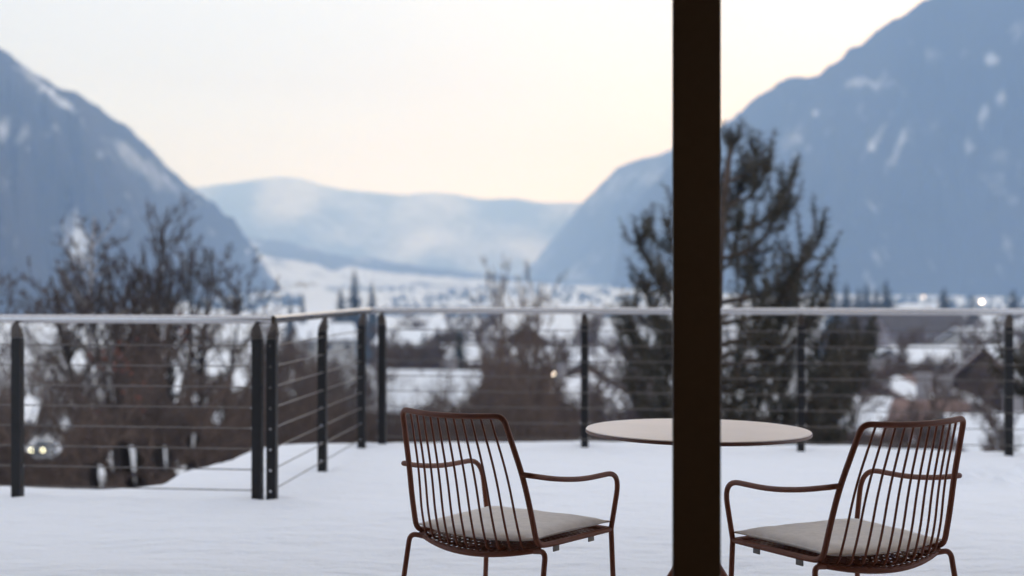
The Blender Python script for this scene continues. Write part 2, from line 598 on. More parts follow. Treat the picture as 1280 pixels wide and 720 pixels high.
ridge('mountain', [(-420, -190, 2000), (-250, -110, 2050), (-100, -10, 2100), (0, 62, 2150), (25, 76, 2150), (55, 99, 2160), (75, 110, 2170), (95, 114, 2180), (130, 139, 2230), (165, 166, 2300), (200, 199, 2380), (226, 222, 2450), (245, 240, 2500), (265, 256, 2560), (290, 274, 2640), (312, 302, 2720), (332, 334, 2800), (346, 356, 2850), (356, 372, 2900)],
      [(-420, 800), (-100, 900), (120, 1300), (240, 1900), (320, 2500), (372, 2850)], 'steep dark blue forested mountain falling from the left edge', amp=0.15, snowfn=sn_L1, jag=9, seed=1.0, nu=520, nv=110,
      patches=((94, 300, 15, 38, -8, 0.6), (76, 126, 5, 24, -52, 0.6), (42, 98, 6, 22, -50, 0.35), (335, 330, 8, 22, -35, 0.5), (4, 165, 6, 12, 0, 0.25), (185, 215, 10, 60, -48, 0.18)))
ridge('steep_mountain', [(780, 270, 4300), (830, 215, 4150), (870, 182, 4000), (901, 159, 3900), (930, 136, 3800), (955, 115, 3720), (973, 104, 3650), (990, 98, 3600), (1010, 95, 3550), (1023, 92, 3500), (1040, 79, 3450), (1057, 67, 3400), (1085, 47, 3320), (1112, 29, 3250), (1135, 14, 3200), (1157, 0, 3150), (1220, -28, 3050), (1300, -70, 2950), (1450, -140, 2800), (1700, -190, 2700), (1900, -100, 2600)],
      [(760, 3500), (860, 3050), (1000, 2900), (1200, 2800), (1400, 2500), (1900, 2200)], 'huge steep forested mountain with snow patches filling the right side', amp=0.17, snowfn=sn_R1, jag=9, seed=3.3, nu=640, nv=130, near=.82,
      patches=((1072, 102, 12, 7, -10, 0.42), (1238, 75, 7, 9, 0, 0.48), (1252, 124, 8, 11, 10, 0.48), (1230, 140, 8, 9, 0, 0.4), (1019, 141, 5, 5, 0, 0.42), (1210, 182, 8, 8, 20, 0.4), (1095, 175, 6, 40, 30, 0.3), (1120, 190, 5, 34, 24, 0.3), (1140, 55, 6, 10, 0, 0.2)))

# air of the valley
hz = MB()
hz.box((0, 4550, 440), (12400, 9900, 1020))
hm = bpy.data.materials.new('valley_haze')
hm.use_nodes = True
hnt = hm.node_tree
hnt.nodes.remove(hnt.nodes['Principled BSDF'])
pv = hnt.nodes.new('ShaderNodeVolumePrincipled')
pv.inputs['Color'].default_value = HAZE_C
pv.inputs['Absorption Color'].default_value = (1, 1, 1, 1)
pv.inputs['Density'].default_value = HAZE_D
pv.inputs['Anisotropy'].default_value = 0.35
hnt.links.new(pv.outputs[0], hnt.nodes['Material Output'].inputs['Volume'])
tag(hz.build('haze', hm), 'thin blue evening haze filling the valley', 'haze', kind='stuff')

# ------------------------------------------------------------------ terrace and snow
POLY = [(-7, 3.2), (7, 3.2), (7, 9.35), (3.6, 10.08), (2.5, 10.42), (1.0, 10.66), (-1.0, 10.74), (-1.93, 10.38), (-2.07, 9.5), (-2.17, 8.97), (-2.25, 8.42), (-2.45, 8.34), (-3.1, 8.42), (-7, 8.9)]
def sdist(x, y):
    """distance to the terrace outline, positive inside"""
    inside, best = False, 1e9
    n = len(POLY)
    for i in range(n):
        x0, y0 = POLY[i]; x1, y1 = POLY[(i + 1) % n]
        if (y0 > y) != (y1 > y) and x < (x1 - x0) * (y - y0) / (y1 - y0) + x0:
            inside = not inside
        dx, dy = x1 - x0, y1 - y0
        t = max(0, min(1, ((x - x0) * dx + (y - y0) * dy) / (dx * dx + dy * dy)))
        best = min(best, math.hypot(x - x0 - t * dx, y - y0 - t * dy))
    return best if inside else -best

POSTS_L = [(-5.54, 8.148), (-4.158, 7.974), (-2.778, 7.80), (-1.398, 7.626)]
POSTS_S = [(-1.318, 7.626), (-1.22, 8.935), (-1.10, 10.155)]
POSTS_F = [(-0.963, 10.31), (0.535, 10.206), (2.083, 10.01), (3.498, 9.774), (5.0, 9.55)]
rng = random.Random(5)
clumps = [(2.88 + rng.uniform(-.28, .5), 8.5 + rng.uniform(-.28, .35), rng.uniform(.05, .14), rng.uniform(-.075, .062)) for _ in range(46)]
def snow_z(x, y):
    z = 0.05 + 0.026 * fbm(x * 0.7, y * 1.1, 0.0, 3) + 0.011 * fbm(x * 2.2, y * 4.5, 2.0, 4)
    for (px_, py_) in POSTS_L + POSTS_S + POSTS_F:
        q = (x - px_) ** 2 + (y - py_) ** 2
        if q < 0.2: z += 0.014 * math.exp(-q / 0.05) - 0.034 * math.exp(-q / 0.006)
    # a soft wind lip along the near railing
    yl = 7.626 - 0.126 * (x + 1.398)
    z += 0.014 * math.exp(-((y - yl + 0.06 + 0.05 * fbm(x * 1.7, 0, 4)) / 0.06) ** 2) * (1 if x < -1.2 else math.exp(-((x + 1.2) / 0.2) ** 2))
    if x > 2.2 and y > 7.6:
        for (cx_, cy_, r_, h_) in clumps:
            q = ((x - cx_) ** 2 + ((y - cy_) * 1.2) ** 2) / (r_ * r_)
            if q < 6: z += h_ * math.exp(-q * 1.3)
    return z

def build_snow():
    step = 0.035
    nx, ny = int(14 / step), int(7.7 / step)
    ok = {}
    vs, fs = [], []
    for j in range(ny + 1):
        y = 3.18 + j * step
        for i in range(nx + 1):
            x = -7 + i * step
            d = sdist(x, y)
            if y > 3.6 and d < 0.6: d -= 0.035 + 0.05 * fbm(x * 1.6, y * 1.6, 12.0, 3)
            if d < -0.02: continue
            z = snow_z(x, y)
            dd = max(d, 0.0)
            if y > 3.6 and dd < 0.16:
                z -= 0.075 * (1 - math.sqrt(max(0, 1 - (1 - dd / 0.16) ** 2)))
            ok[(i, j)] = len(vs)
            vs.append((x, y, z))
    for (i, j), a in ok.items():
        b, c, d = ok.get((i + 1, j)), ok.get((i + 1, j + 1)), ok.get((i, j + 1))
        if b is not None and c is not None and d is not None:
            fs.append((a, b, c, d))
    mb = MB(); mb.add(vs, fs, True)
    tag(mb.build('snow', M['snow']), 'untouched blue white snow lying on the terrace', 'snow', kind='structure')
    slab = MB(); slab.prism(POLY, -3.7, -0.012)
    tag(slab.build('terrace', M['terrace']), 'raised concrete terrace under the snow', 'terrace', kind='structure')
build_snow()

# ------------------------------------------------------------------ the room the photo is taken from, and its window
def room():
    b = MB().box((0, -0.5, -0.06), (7.4, 7.3, 0.12)); tag(b.build('floor', M['floor']), 'oak floor of the room', 'floor', kind='structure')
    b = MB().box((0, 0.35, 2.87), (7.6, 9.1, 0.2)); tag(b.build('ceiling', M['plaster']), 'plain ceiling of the room, with an added overhang shading the terrace', 'ceiling', kind='structure')  # slab runs past the window as an added, unseen overhang shading the near snow
    b = MB().box((0, -4.25, 1.38), (7.4, 0.2, 2.76)); tag(b.build('back_wall', M['plaster']), 'plain back wall of the room', 'wall', kind='structure')
    for sx, nm in ((-1, 'left_wall'), (1, 'right_wall')):
        b = MB().box((sx * 3.62, -0.5, 1.38), (0.2, 7.3, 2.76)); tag(b.build(nm, M['plaster']), 'plain side wall of the room', 'wall', kind='structure')
    w = thing('window', 'glazed window front with one dark bronze upright before the table', 'window', (0.0, 3.1, 0))
    x0 = 0.4072
    MB().prism([(x0 - .053, -.042), (x0 - .051, -.044), (x0 + .051, -.044), (x0 + .053, -.042), (x0 + .053, -.034), (x0 + .044, -.012), (x0 + .044, .03), (x0 - .036, .03), (x0 - .040, -.012), (x0 - .053, -.034)], 0.06, 2.66).build('mullion', M['mullion'], w)
    MB().bbox((0, 0, 0.03), (7.0, 0.09, 0.06), 0.003).build('sill', M['mullion'], w)
    MB().bbox((0, 0, 2.71), (7.0, 0.09, 0.10), 0.003).build('head', M['mullion'], w)
    for sx in (-1, 1):
        MB().bbox((sx * 3.46, 0, 1.36), (0.08, 0.08, 2.60), 0.003).build('jamb', M['mullion'], w)
    for a, b_ in ((-3.42, x0 - 0.0395), (x0 + 0.0435, 3.42)):
        MB().box(((a + b_) / 2, 0.0, 1.36), (b_ - a - 0.002, 0.012, 2.598)).build('pane', M['glass'], w)
room()

# pendant lamp that is lit in the room
def pendant():
    t = thing('pendant_lamp', 'lit pendant lamp with brass shade hanging in the room behind the window', 'lamp', (2.26, -1.0, 1.73))
    MB().tube([(0, 0, .20), (0, 0, 1.04)], .003, 8).build('cord', M['post'], t)
    sh = MB().lathe([(.02, .20), (.03, .19), (.16, .05), (.162, .05), (.032, .195), (.02, .203)], n=40)
    sh.build('lamp_shade', M['bracket'], t)
    MB().lathe([(.006, -.035), (.028, -.022), (.036, .0), (.028, .03), (.014, .06), (.012, .19)], n=24).build('bulb', M['bulb'], t)
pendant()

# ------------------------------------------------------------------ railing
CZ = [0.116 + 0.1135 * k for k in range(8)]
def railing(label, posts, inner, start, end, mitre=(0, 0)):
    a, b = Vector((*start, 0)), Vector((*end, 0))
    rt = thing('railing', label, 'railing', (a.x, a.y, 0.0), 0.0, 'terrace railing runs')
    loc = Vector((a.x, a.y, 0))
    d = (b - a).normalized()
    nrm = Vector((inner[0], inner[1], 0)); nrm = (nrm - d * nrm.dot(d)).normalized()
    MB().tube([a - loc + Vector((0, 0, 1.055)), b - loc + Vector((0, 0, 1.055))], 0.0235, 20).build('handrail', M['steel'], rt)
    p0, p1 = Vector((*posts[0], 0)), Vector((*posts[-1], 0))
    for k, z in enumerate(CZ):
        q0, q1 = p0 - loc, p1 - loc
        pts = []
        nseg = 14
        for i in range(nseg + 1):
            t = i / nseg
            p = q0.lerp(q1, t); p.z = z
            pts.append(p)
        MB().tube(pts, 0.0036, 6).build('cable', M['cable'], rt)
    hw, hd = 0.0265, 0.0265
    for pp in posts:
        o = Vector((*pp, 0)) - loc
        def V(u, w, z): return o + d * u + nrm * w + Vector((0, 0, z))
        z1, z2, z3 = 0.948, 1.008, 1.034
        mb = MB()
        mb.add([V(-hw, -hd, -.03), V(hw, -hd, -.03), V(hw, hd, -.03), V(-hw, hd, -.03),
                V(-hw, -hd, z1), V(hw, -hd, z1), V(hw, hd, z1), V(-hw, hd, z1)],
               [(0, 3, 2, 1), (0, 1, 5, 4), (1, 2, 6, 5), (2, 3, 7, 6), (3, 0, 4, 7), (4, 5, 6, 7)])
        mb.mark(M['steel'])
        for z in CZ:
            for s in (-1, 1):
                mb.tube([V(s * (hw - .002), 0, z), V(s * (hw + .010), 0, z)], 0.0075, 8)
        post = mb.build('post', M['post'], rt)
        cb = MB()
        e = 0.0015
        cb.add([V(-hw + e, -hd + e, z1 + .002), V(hw - e, -hd + e, z1 + .002), V(hw - e, hd + .003, z1 + .002), V(-hw + e, hd + .003, z1 + .002),
                V(-hw + e, -hd + e, z1 + .016), V(hw - e, -hd + e, z1 + .016), V(hw - e, hd + .003, z2), V(-hw + e, hd + .003, z2),
                V(-.009, hd - .022, z3), V(.009, hd - .022, z3), V(.009, hd + .003, z3), V(-.009, hd + .003, z3)],
               [(0, 1, 5, 4), (1, 2, 6, 5), (2, 3, 7, 6), (3, 0, 4, 7), (4, 5, 9, 8), (5, 6, 10, 9), (6, 7, 11, 10), (7, 4, 8, 11), (8, 9, 10, 11), (0, 3, 2, 1)])
        for s in (-1, 1):
            for w_, zz in ((hd + .006, 0.975),):
                cb.box(V(s * .015, w_, zz), (.008, .008, .008))
        cb.build('bracket', M['bracket'], post)
    return rt
railing('left run of the steel cable railing, nearest the window', POSTS_L, (0, -1), (-5.9, 8.193), (-1.315, 7.616))
railing('short side run of the cable railing, leading away to the corner', POSTS_S, (1, 0), (-1.315, 7.616), (-1.055, 10.315))
railing('long far run of the cable railing, crossing behind the round table', POSTS_F, (0, -1), (-1.055, 10.315), (6.4, 9.34))

# ------------------------------------------------------------------ chairs
def make_chair(label):
    t = thing('armchair', label, 'chair', (0, 0, 0), 0.0, 'garden armchairs at the round table')
    m = M['chair']
    ZS = 0.452
    sag = lambda x: 1 - (x / 0.237) ** 2
    # back frame: one bent tube, up from the seat sides and over the top
    L = [(-.250, .388, ZS), (-.240, .06, ZS), (-.237, -.008, ZS + .004), (-.232, -.038, ZS + .12), (-.222, -.063, ZS + .22), (-.196, -.128, ZS + .405)]
    left = rounded([Vector(p) for p in L], [.10, .055, .08, .12], 6)
    top = []
    for k in range(1, 16):
        x = -.196 + .392 * k / 16
        e = 1 - (x / .196) ** 2
        top.append(Vector((x, -.128 - .030 * e, ZS + .405 - .006 * e)))
    right = [Vector((-p.x, p.y, p.z)) for p in reversed(left)]
    full = left[:-1] + [left[-1]] + top + right
    # round the two upper corners
    kl = len(left) - 1
    pts = rounded([left[kl - 2] * .35 + left[kl] * .65, left[kl] + Vector((0, 0, 0)), top[2]], .042, 8)
    full = left[:kl - 0] + pts[1:-1] + top[2:-2]
    pr = [Vector((-p.x, p.y, p.z)) for p in reversed(pts[1:-1])]
    full += pr + right[1:]
    MB().tube(full, 0.0090, 12).build('back_frame', m, t)
    # rods
    nr = 11
    for k in range(nr):
        s = (k + 1) / (nr + 1) * 2 - 1
        xt, xb = s * .186, s * .226
        et, eb = 1 - s * s, 1 - s * s
        p = [Vector((xb * .99, .035 - .040 * eb, ZS - .004 - .018 * eb)), Vector((xb, -.004 - .046 * eb, ZS - .002 - .020 * eb)),
             Vector((xb * .985, -.030 - .050 * eb, ZS + .075)), Vector(((xb * .55 + xt * .45), -.060 - .048 * eb, ZS + .22)), Vector((xt, -.128 - .030 * et, ZS + .402 - .006 * et))]
        pp = rounded(p, [.035, .09, .09], 6)
        MB().tube(pp, 0.0037, 8).build('back_rod', m, t)
    # rear rail, bowed and slung below the seat edge
    pts = []
    for k in range(17):
        x = -.237 + .474 * k / 16
        pts.append(Vector((x, .012 - .055 * sag(x), ZS - .010 - .028 * sag(x))))
    sf = MB().tube(pts, 0.0085, 10)
    sf.tube([(-.250, .388, ZS), (-.21, .402, ZS - .002), (.21, .402, ZS - .002), (.250, .388, ZS)], 0.0085, 10)
    sf.build('seat_frame', m, t)
    # perforated seat sheet
    sb = MB()
    nx, ny = 20, 17
    def sp(x, y):
        e = max(0, 1 - (x / .232) ** 2)
        b = max(0.0, 1 - (y + .02) / .2)
        return Vector((x, y - .045 * e * b, ZS - .004 - .020 * e * b - .006 * e))
    for i in range(nx):
        for j in range(ny):
            xa, xb = -.232 + .464 * i / nx, -.232 + .464 * (i + 1) / nx
            ya, yb = -.002 + .395 * j / ny, -.002 + .395 * (j + 1) / ny
            cx, cy = (xa + xb) / 2, (ya + yb) / 2
            outer = [(xa, ya), (cx, ya), (xb, ya), (xb, cy), (xb, yb), (cx, yb), (xa, yb), (xa, cy)]
            inner = [(cx + .0066 * math.cos(R(a)), cy + .0066 * math.sin(R(a))) for a in (225, 270, 315, 0, 45, 90, 135, 180)]
            vs = [sp(*q) for q in outer] + [sp(*q) for q in inner]
            sb.add(vs, [(k, (k + 1) % 8, 8 + (k + 1) % 8, 8 + k) for k in range(8)], True)
    seat = sb.build('seat', m, t)
    sol = seat.modifiers.new('solid', 'SOLIDIFY'); sol.thickness = 0.003
    for s in (-1, 1):
        arm = [(s * .219, -.066, ZS + .226), (s * .252, -.062, ZS + .224), (s * .268, .045, ZS + .203), (s * .278, .18, ZS + .188), (s * .283, .398, ZS + .190), (s * .252, .392, ZS + .002)]
        ap = rounded(arm, [.016, .06, .10, .078], 8)
        MB().tube(ap, 0.0085, 12).build('armrest', m, t)
        MB().tube([(s * .252, .392, ZS + .004), (s * .258, .394, .30), (s * .282, .408, 0.0)], [.0085, .0085, .0085], 12).build('leg', m, t)
        leg = [(s * .215, .004, ZS - .016), (s * .266, -.006, ZS - .010), (s * .268, -.020, ZS - .08), (s * .282, -.085, 0.0)]
        MB().tube(rounded(leg, [.032, .05], 7), 0.0085, 12).build('leg', m, t)
    return t

def make_cushion(label):
    t = thing('seat_cushion', label, 'cushion', (0, 0, 0), 0.0, 'seat cushions on the armchairs')
    ZC = 0.4585
    n = 36
    def uv(i, j):
        u, v = i / n * 2 - 1, j / n * 2 - 1
        return u, v
    def shape(u, v, s):
        k = 1 + 0.03 * (abs(u * v)) ** 3
        hx = .228 + .010 * v
        x = u * hx * k * (1 - .03 * (1 - abs(v) ** 2) * abs(u) ** 4)
        y = .190 + v * .193 * k
        if v < 0: y -= .022 * (1 - u * u) * (-v)
        e = max(0.0, (1 - u ** 8)) ** .6 * max(0.0, (1 - v ** 8)) ** .6
        sagz = 0.012 * max(0.0, -v) * (1 - u * u)
        if s > 0:
            z = ZC + .018 + .019 * e + .0022 * fbm(x * 13, y * 13, 1.0, 3) * e
            if v < -0.5: z += .0035 * math.sin(u * 21 + 3 * v) * (-v - .5) * e * 2 * (0.4 + noise.noise(Vector((u * 3, v * 2, 1))))
        else:
            z = ZC + .018 - .0165 * e
        return Vector((x, y, z - sagz))
    mb = MB()
    vs, fs = [], []
    for s in (1, -1):
        b = len(vs)
        for j in range(n + 1):
            for i in range(n + 1):
                # denser near the rim
                u, v = math.sin(uv(i, j)[0] * math.pi / 2), math.sin(uv(i, j)[1] * math.pi / 2)
                vs.append(shape(u, v, s))
        for j in range(n):
            for i in range(n):
                q = (b + j * (n + 1) + i, b + j * (n + 1) + i + 1, b + (j + 1) * (n + 1) + i + 1, b + (j + 1) * (n + 1) + i)
                fs.append(q if s > 0 else tuple(reversed(q)))
    mb.add(vs, fs, True)
    mb.build('cover', M['cushion'], t)
    rim = []
    for k in range(4 * 24):
        q = k / 24; e, f = int(q), (q - int(q)) * 2 - 1
        u, v = [(f, -1), (1, f), (-f, 1), (-1, -f)][e]
        rim.append(shape(u, v, -1))
    rim.append(rim[0].copy())
    MB().tube(rim, 0.0032, 6, cap=False).build('piping', M['cushion'], t)
    for s in (-1, 1):
        for y in (.085, .285):
            MB().box((s * .243, y, .4375), (.004, .030, .020)).build('strap', M['strap'], t)
    return t

chair = make_chair('brown rod back armchair left of the dark window post, turned to face right')
chair.location = (-0.111, 4.35, 0.0)
chair.rotation_euler.z = math.atan2(-0.585, 0.811)
cush = make_cushion('beige seat pad on the armchair left of the window post')
cush.location, cush.rotation_euler = chair.location, chair.rotation_euler
ch2 = copy_tree(chair)
ch2.location = (1.095, 4.0975, 0.0)
ch2.rotation_euler.z = math.atan2(0.473, 0.881)
ch2['label'] = 'brown rod back armchair right of the dark window post, turned to face left'
cu2 = copy_tree(cush)
cu2.location, cu2.rotation_euler = ch2.location, ch2.rotation_euler
cu2['label'] = 'beige seat pad on the armchair right of the window post'

# ------------------------------------------------------------------ table
def make_table():
    t = thing('table', 'round bistro table with pale top and brown edge behind the window post', 'table', (0.643, 4.85, 0))
    t.rotation_euler = (0, R(0.5), 0)
    r = 0.392
    top = MB().lathe([(r - .0055, .7365), (r - .0015, .740), (r - .004, .7425)], n=96, smooth=False)
    top.build('tabletop', M['table_top'], t)
    MB().lathe([(r - .008, .7275), (r - .001, .7290), (r, .7310), (r, .7365), (r - .0022, .7392), (r - .02, .7362)], n=96).build('edge_band', M['table_edge'], t)
    MB().lathe([(.12, .716), (.12, .727), (.03, .7273)], n=32).build('mounting_plate', M['chair'], t)
    MB().lathe([(.024, .27), (.024, .717)], n=24).build('column', M['chair'], t)
    for k in range(4):
        a = R(20 + 90 * k)
        ca, sa = math.cos(a), math.sin(a)
        p = [(.012, .345), (.045, .31), (.10, .235), (.19, .10), (.255, .035), (.285, .012)]
        MB().tube(bez([(q[0] * ca, q[0] * sa, q[1]) for q in p], 5), .0125, 12).build('leg', M['chair'], t)
make_table()

# ------------------------------------------------------------------ bare trees and shrubs
def perp(d, rng):
    v = Vector((rng.gauss(0, 1), rng.gauss(0, 1), rng.gauss(0, 1)))
    v -= d * v.dot(d)
    return v.normalized() if v.length > 1e-6 else d.orthogonal().normalized()

def grow(bt, bc, p, d, length, rad, level, rng, o):
    """one limb and what grows from it; limbs of level 0-1 go to bt, the rest to bc"""
    n = 6 if level < 2 else 4
    pts, rr = [p.copy()], [rad]
    q, dd = p.copy(), d.copy()
    for i in range(n):
        dd = (dd + perp(dd, rng) * o['wob'] * (.4 if level == 0 else 1) + Vector((0, 0, o['up'] if level else 0)) * (0.5 + 0.5 * level)).normalized()
        q = q + dd * (length / n)
        pts.append(q.copy()); rr.append(rad * (1 - 0.86 * (i + 1) / n) + .0015)
    (bt if level < 2 else bc).tube(pts, rr, 6 if level < 2 else 3, cap=False)
    if level >= o['levels']: return
    k = o['kids'][min(level, len(o['kids']) - 1)]
    for c in range(k):
        t = rng.uniform(o['t0'] if level == 0 else 0.15, 0.98)
        i = min(n - 1, int(t * n))
        b = pts[i].lerp(pts[i + 1], t * n - i)
        ax = (pts[i + 1] - pts[i]).normalized()
        ang = R(rng.uniform(*o['ang']))
        cd = (ax * math.cos(ang) + perp(ax, rng) * math.sin(ang)).normalized()
        ln = length * rng.uniform(*o['len']) * (1.15 - 0.6 * t if level == 0 else 1.0)
        grow(bt, bc, b, cd, ln, max(o['rmin'], rr[i] * (0.42 if level == 0 else 0.55)), level + 1, rng, o)

def bare_tree(label, px, d, top_py, seed, name='bare_tree', cat='tree', lean=0.0, stems=1, group=None, m=None, mc=None, r=None, **kw):
    x = atx(px, d)
    gz = ground(x, d)
    h = EYE - (top_py - 355) * d / F - gz
    o = dict(wob=0.16, up=0.05, levels=4, kids=(11, 6, 5, 3), ang=(28, 62), len=(0.32, 0.5), t0=0.25, rmin=0.006)
    o.update(kw)
    rng = random.Random(seed)
    bt, bc = MB(), MB()
    base = Vector((0, 0, -0.3))
    for s in range(stems):
        dv = Vector((lean + (rng.uniform(-.07, .07) if stems > 1 else 0), rng.uniform(-.05, .05), 1)).normalized()
        off = Vector((rng.uniform(-.3, .3), rng.uniform(-.3, .3), 0)) if stems > 1 else Vector((0, 0, 0))
        grow(bt, bc, base + off, dv, h * (1.0 if s == 0 else rng.uniform(.75, .98)), r or h * 0.016, 0, rng, o)
    zs = [p[2] for p in bc.v]
    top = sorted(zs)[int(len(zs) * .997)]
    k = (h + .3) / (top + .3)
    for b in (bt, bc):
        b.v = [(p[0] * k, p[1] * k, (p[2] + .3) * k - .3) for p in b.v]
    t = thing(name, label, cat, (x, d, gz), 0.0, group)
    bt.build('trunk', m or M['bark'], t)
    bc.build('crown', mc or M['twig'], t)
    return t

bare_tree('bare tree with leaning trunk farthest left behind the left railing', 176, 26, 285, 3, lean=-0.15, kids=(22, 10, 6, 4), t0=.45, len=(.20, .38), wob=.11, rmin=.009, r=.15)
bare_tree('slender pale birch in front of the bright clearing on the left mountain', 107, 27, 262, 8, name='birch_tree', m=M['birchbark'], lean=0.0, kids=(24, 8, 5, 3), len=(.12, .22), ang=(35, 65), wob=.08, t0=.5, r=.13, rmin=.011)
bare_tree('dense upright bare tree, darkest and widest of those on the left', 178, 34, 256, 11, stems=8, kids=(26, 10, 6, 4), ang=(14, 44), len=(.14, .27), wob=.12, up=.04, t0=.52, r=.17, rmin=.010)
bare_tree('narrower upright bare tree just right of the darkest tree', 218, 36, 292, 15, stems=5, kids=(24, 10, 6, 4), ang=(18, 48), len=(.14, .27), wob=.12, up=.04, t0=.55, r=.14, rmin=.010)
bare_tree('thin spreading bare tree left of the railing corner', 236, 30, 320, 21, lean=.18, stems=3, kids=(20, 9, 6, 4), ang=(25, 58), len=(.18, .34), wob=.11, t0=.5, r=.11, rmin=.009)
bare_tree('slight bare sapling at the left edge beyond the railing', -6, 24, 345, 24, lean=.02, kids=(18, 7, 5, 3), len=(.2, .34), t0=.4, r=.10, rmin=.011)
bare_tree('tall brownish bare tree rising over the far railing left of the round table', 640, 46, 322, 31, stems=3, kids=(22, 9, 6, 4), ang=(14, 42), len=(.15, .28), wob=.09, up=.07, t0=.25, r=.15, rmin=.010, mc=M['twig2'], m=M['wood_brown'])
bare_tree('slim bare tree just left of the tall brownish one above the far railing', 606, 50, 343, 33, stems=2, kids=(18, 8, 5, 3), ang=(18, 42), len=(.13, .26), wob=.07, up=.07, t0=.3, r=.10, mc=M['twig2'], m=M['wood_brown'])
bare_tree('broad low bare tree behind the left armchair', 672, 44, 402, 35, stems=6, kids=(16, 9, 6, 4), ang=(18, 50), len=(.18, .34), t0=.25, r=.12, rmin=.010, mc=M['twig2'], m=M['wood_brown'])
bare_tree('pale brown bushy tree beside the dark conifer in the village', 540, 60, 415, 37, stems=4, kids=(12, 7, 5, 3), ang=(20, 55), len=(.22, .40), t0=.3, r=.10, mc=M['twig2'], m=M['wood_brown'])
bare_tree('grey bare tree between the railing corner and the first far post', 446, 52, 425, 39, stems=3, kids=(12, 7, 5, 3), ang=(20, 55), len=(.22, .38), t0=.3, r=.11)
bare_tree('small dark bare tree in the snowy yard beside the round table', 776, 40, 478, 41, stems=2, kids=(12, 6, 5, 3), ang=(20, 55), len=(.2, .36), t0=.35, r=.07)
bare_tree('thin bare young tree rising from the snowy roof left of the table', 762, 42, 470, 43, kids=(10, 5, 4, 2), ang=(18, 40), len=(.14, .26), t0=.4, r=.05)
bare_tree('blue grey bare tree in the village right of the big pine', 1064, 70, 425, 45, stems=2, kids=(12, 6, 5, 3), ang=(20, 50), len=(.2, .36), t0=.35, r=.10)

def shrub_meshes(seed, h, w, dense):
    rng = random.Random(seed)
    bt, bc = MB(), MB()
    for s in range(dense):
        a = rng.uniform(0, 6.283)
        sp = rng.random() ** .6 * w
        tip = Vector((math.cos(a) * sp, math.sin(a) * sp, h * rng.uniform(.62, 1.0) * (1 - .28 * (sp / w) ** 2)))
        b = Vector((math.cos(a) * sp * .35, math.sin(a) * sp * .35, -.2))
        mid = b.lerp(tip, .5) + Vector((rng.gauss(0, .12), rng.gauss(0, .12), h * .08))
        pts = bez([b, mid, tip], 4)
        r0 = rng.uniform(.008, .018)
        bt.tube(pts, [r0 * (1 - .8 * i / (len(pts) - 1)) for i in range(len(pts))], 4, cap=False)
        for k in range(15):
            i = rng.randint(3, len(pts) - 1)
            p = pts[i]
            dv = (Vector((math.cos(a) * .4, math.sin(a) * .4, 1)) + Vector((rng.gauss(0, .6), rng.gauss(0, .6), rng.gauss(0, .35)))).normalized()
            L = rng.uniform(.35, .95)
            e = p + dv * L
            m2 = p.lerp(e, .5) + Vector((rng.gauss(0, .05), rng.gauss(0, .05), .05))
            bc.tube([p, m2, e], [.0065, .005, .003], 3, cap=False)
            for q in range(4):
                f = rng.uniform(.2, 1)
                g = p.lerp(e, f)
                dv2 = (dv + Vector((rng.gauss(0, .8), rng.gauss(0, .8), rng.gauss(0, .5)))).normalized()
                bc.tube([g, g + dv2 * rng.uniform(.15, .42)], [.0042, .0025], 3, cap=False)
    return bt, bc

SHRUBS = []
for k, (sd, dn) in enumerate(((3, 62), (8, 50), (14, 44))):
    bt, bc = shrub_meshes(sd, 4.6, 1.55, dn)
    t = thing('shrub', 'bare brown twiggy shrub in the thicket below the left railing', 'shrub', (0, 0, 0), 0, 'bare shrubs in the thicket below the terrace')
    bt.build('stems', M['bark'], t)
    bc.build('twigs', M['twig2'] if k == 1 else M['twig'], t)
    SHRUBS.append(t)
used = set()
def shrub(k, px, d, top_py, rz, wide=1.0, label=None, group=None):
    src = SHRUBS[k]
    o = src if k not in used else copy_tree(src)
    used.add(k)
    x = atx(px, d); gz = ground(x, d)
    h = EYE - (top_py - 355) * d / F - gz
    o.location = (x, d, gz); o.rotation_euler.z = rz
    s = h / 4.75
    o.scale = (s * wide, s * wide, s)
    if label: o['label'] = label
    if group: o['group'] = group
    return o
rng = random.Random(77)
for (k, px, d, ty) in ((0, 20, 19, 470), (1, 78, 18, 452), (2, 128, 20, 446), (0, 178, 21, 470), (1, 226, 20, 462), (0, 268, 22, 440), (1, 306, 24, 432),
                       (2, 60, 28, 440), (0, 112, 30, 428), (1, 232, 30, 430), (2, 290, 34, 424), (0, 330, 31, 438), (1, 368, 36, 432), (0, 408, 40, 462), (2, 20, 32, 446), (0, 150, 26, 520), (0, 388, 28, 478), (1, 430, 30, 500),
                       (2, 96, 24, 405), (1, 190, 25, 402), (0, 262, 27, 404), (2, 40, 27, 408)):
    shrub(k, px, d, ty, rng.uniform(0, 6.28), rng.uniform(.8, 1.05))
for (k, px, d, ty, lab) in ((1, 560, 26, 505, None), (0, 610, 28, 480, None), (1, 660, 26, 490, None), (0, 705, 30, 512, None), (1, 640, 34, 452, None), (0, 590, 36, 470, None), (0, 510, 30, 522, None), (1, 480, 34, 512, None), (0, 745, 28, 530, None), (2, 820, 30, 515, None)):
    o = shrub(k, px, d, ty, rng.uniform(0, 6.28), rng.uniform(.7, .95), 'bare brown shrub standing below the far railing behind the left armchair', 'bare shrubs below the far railing')

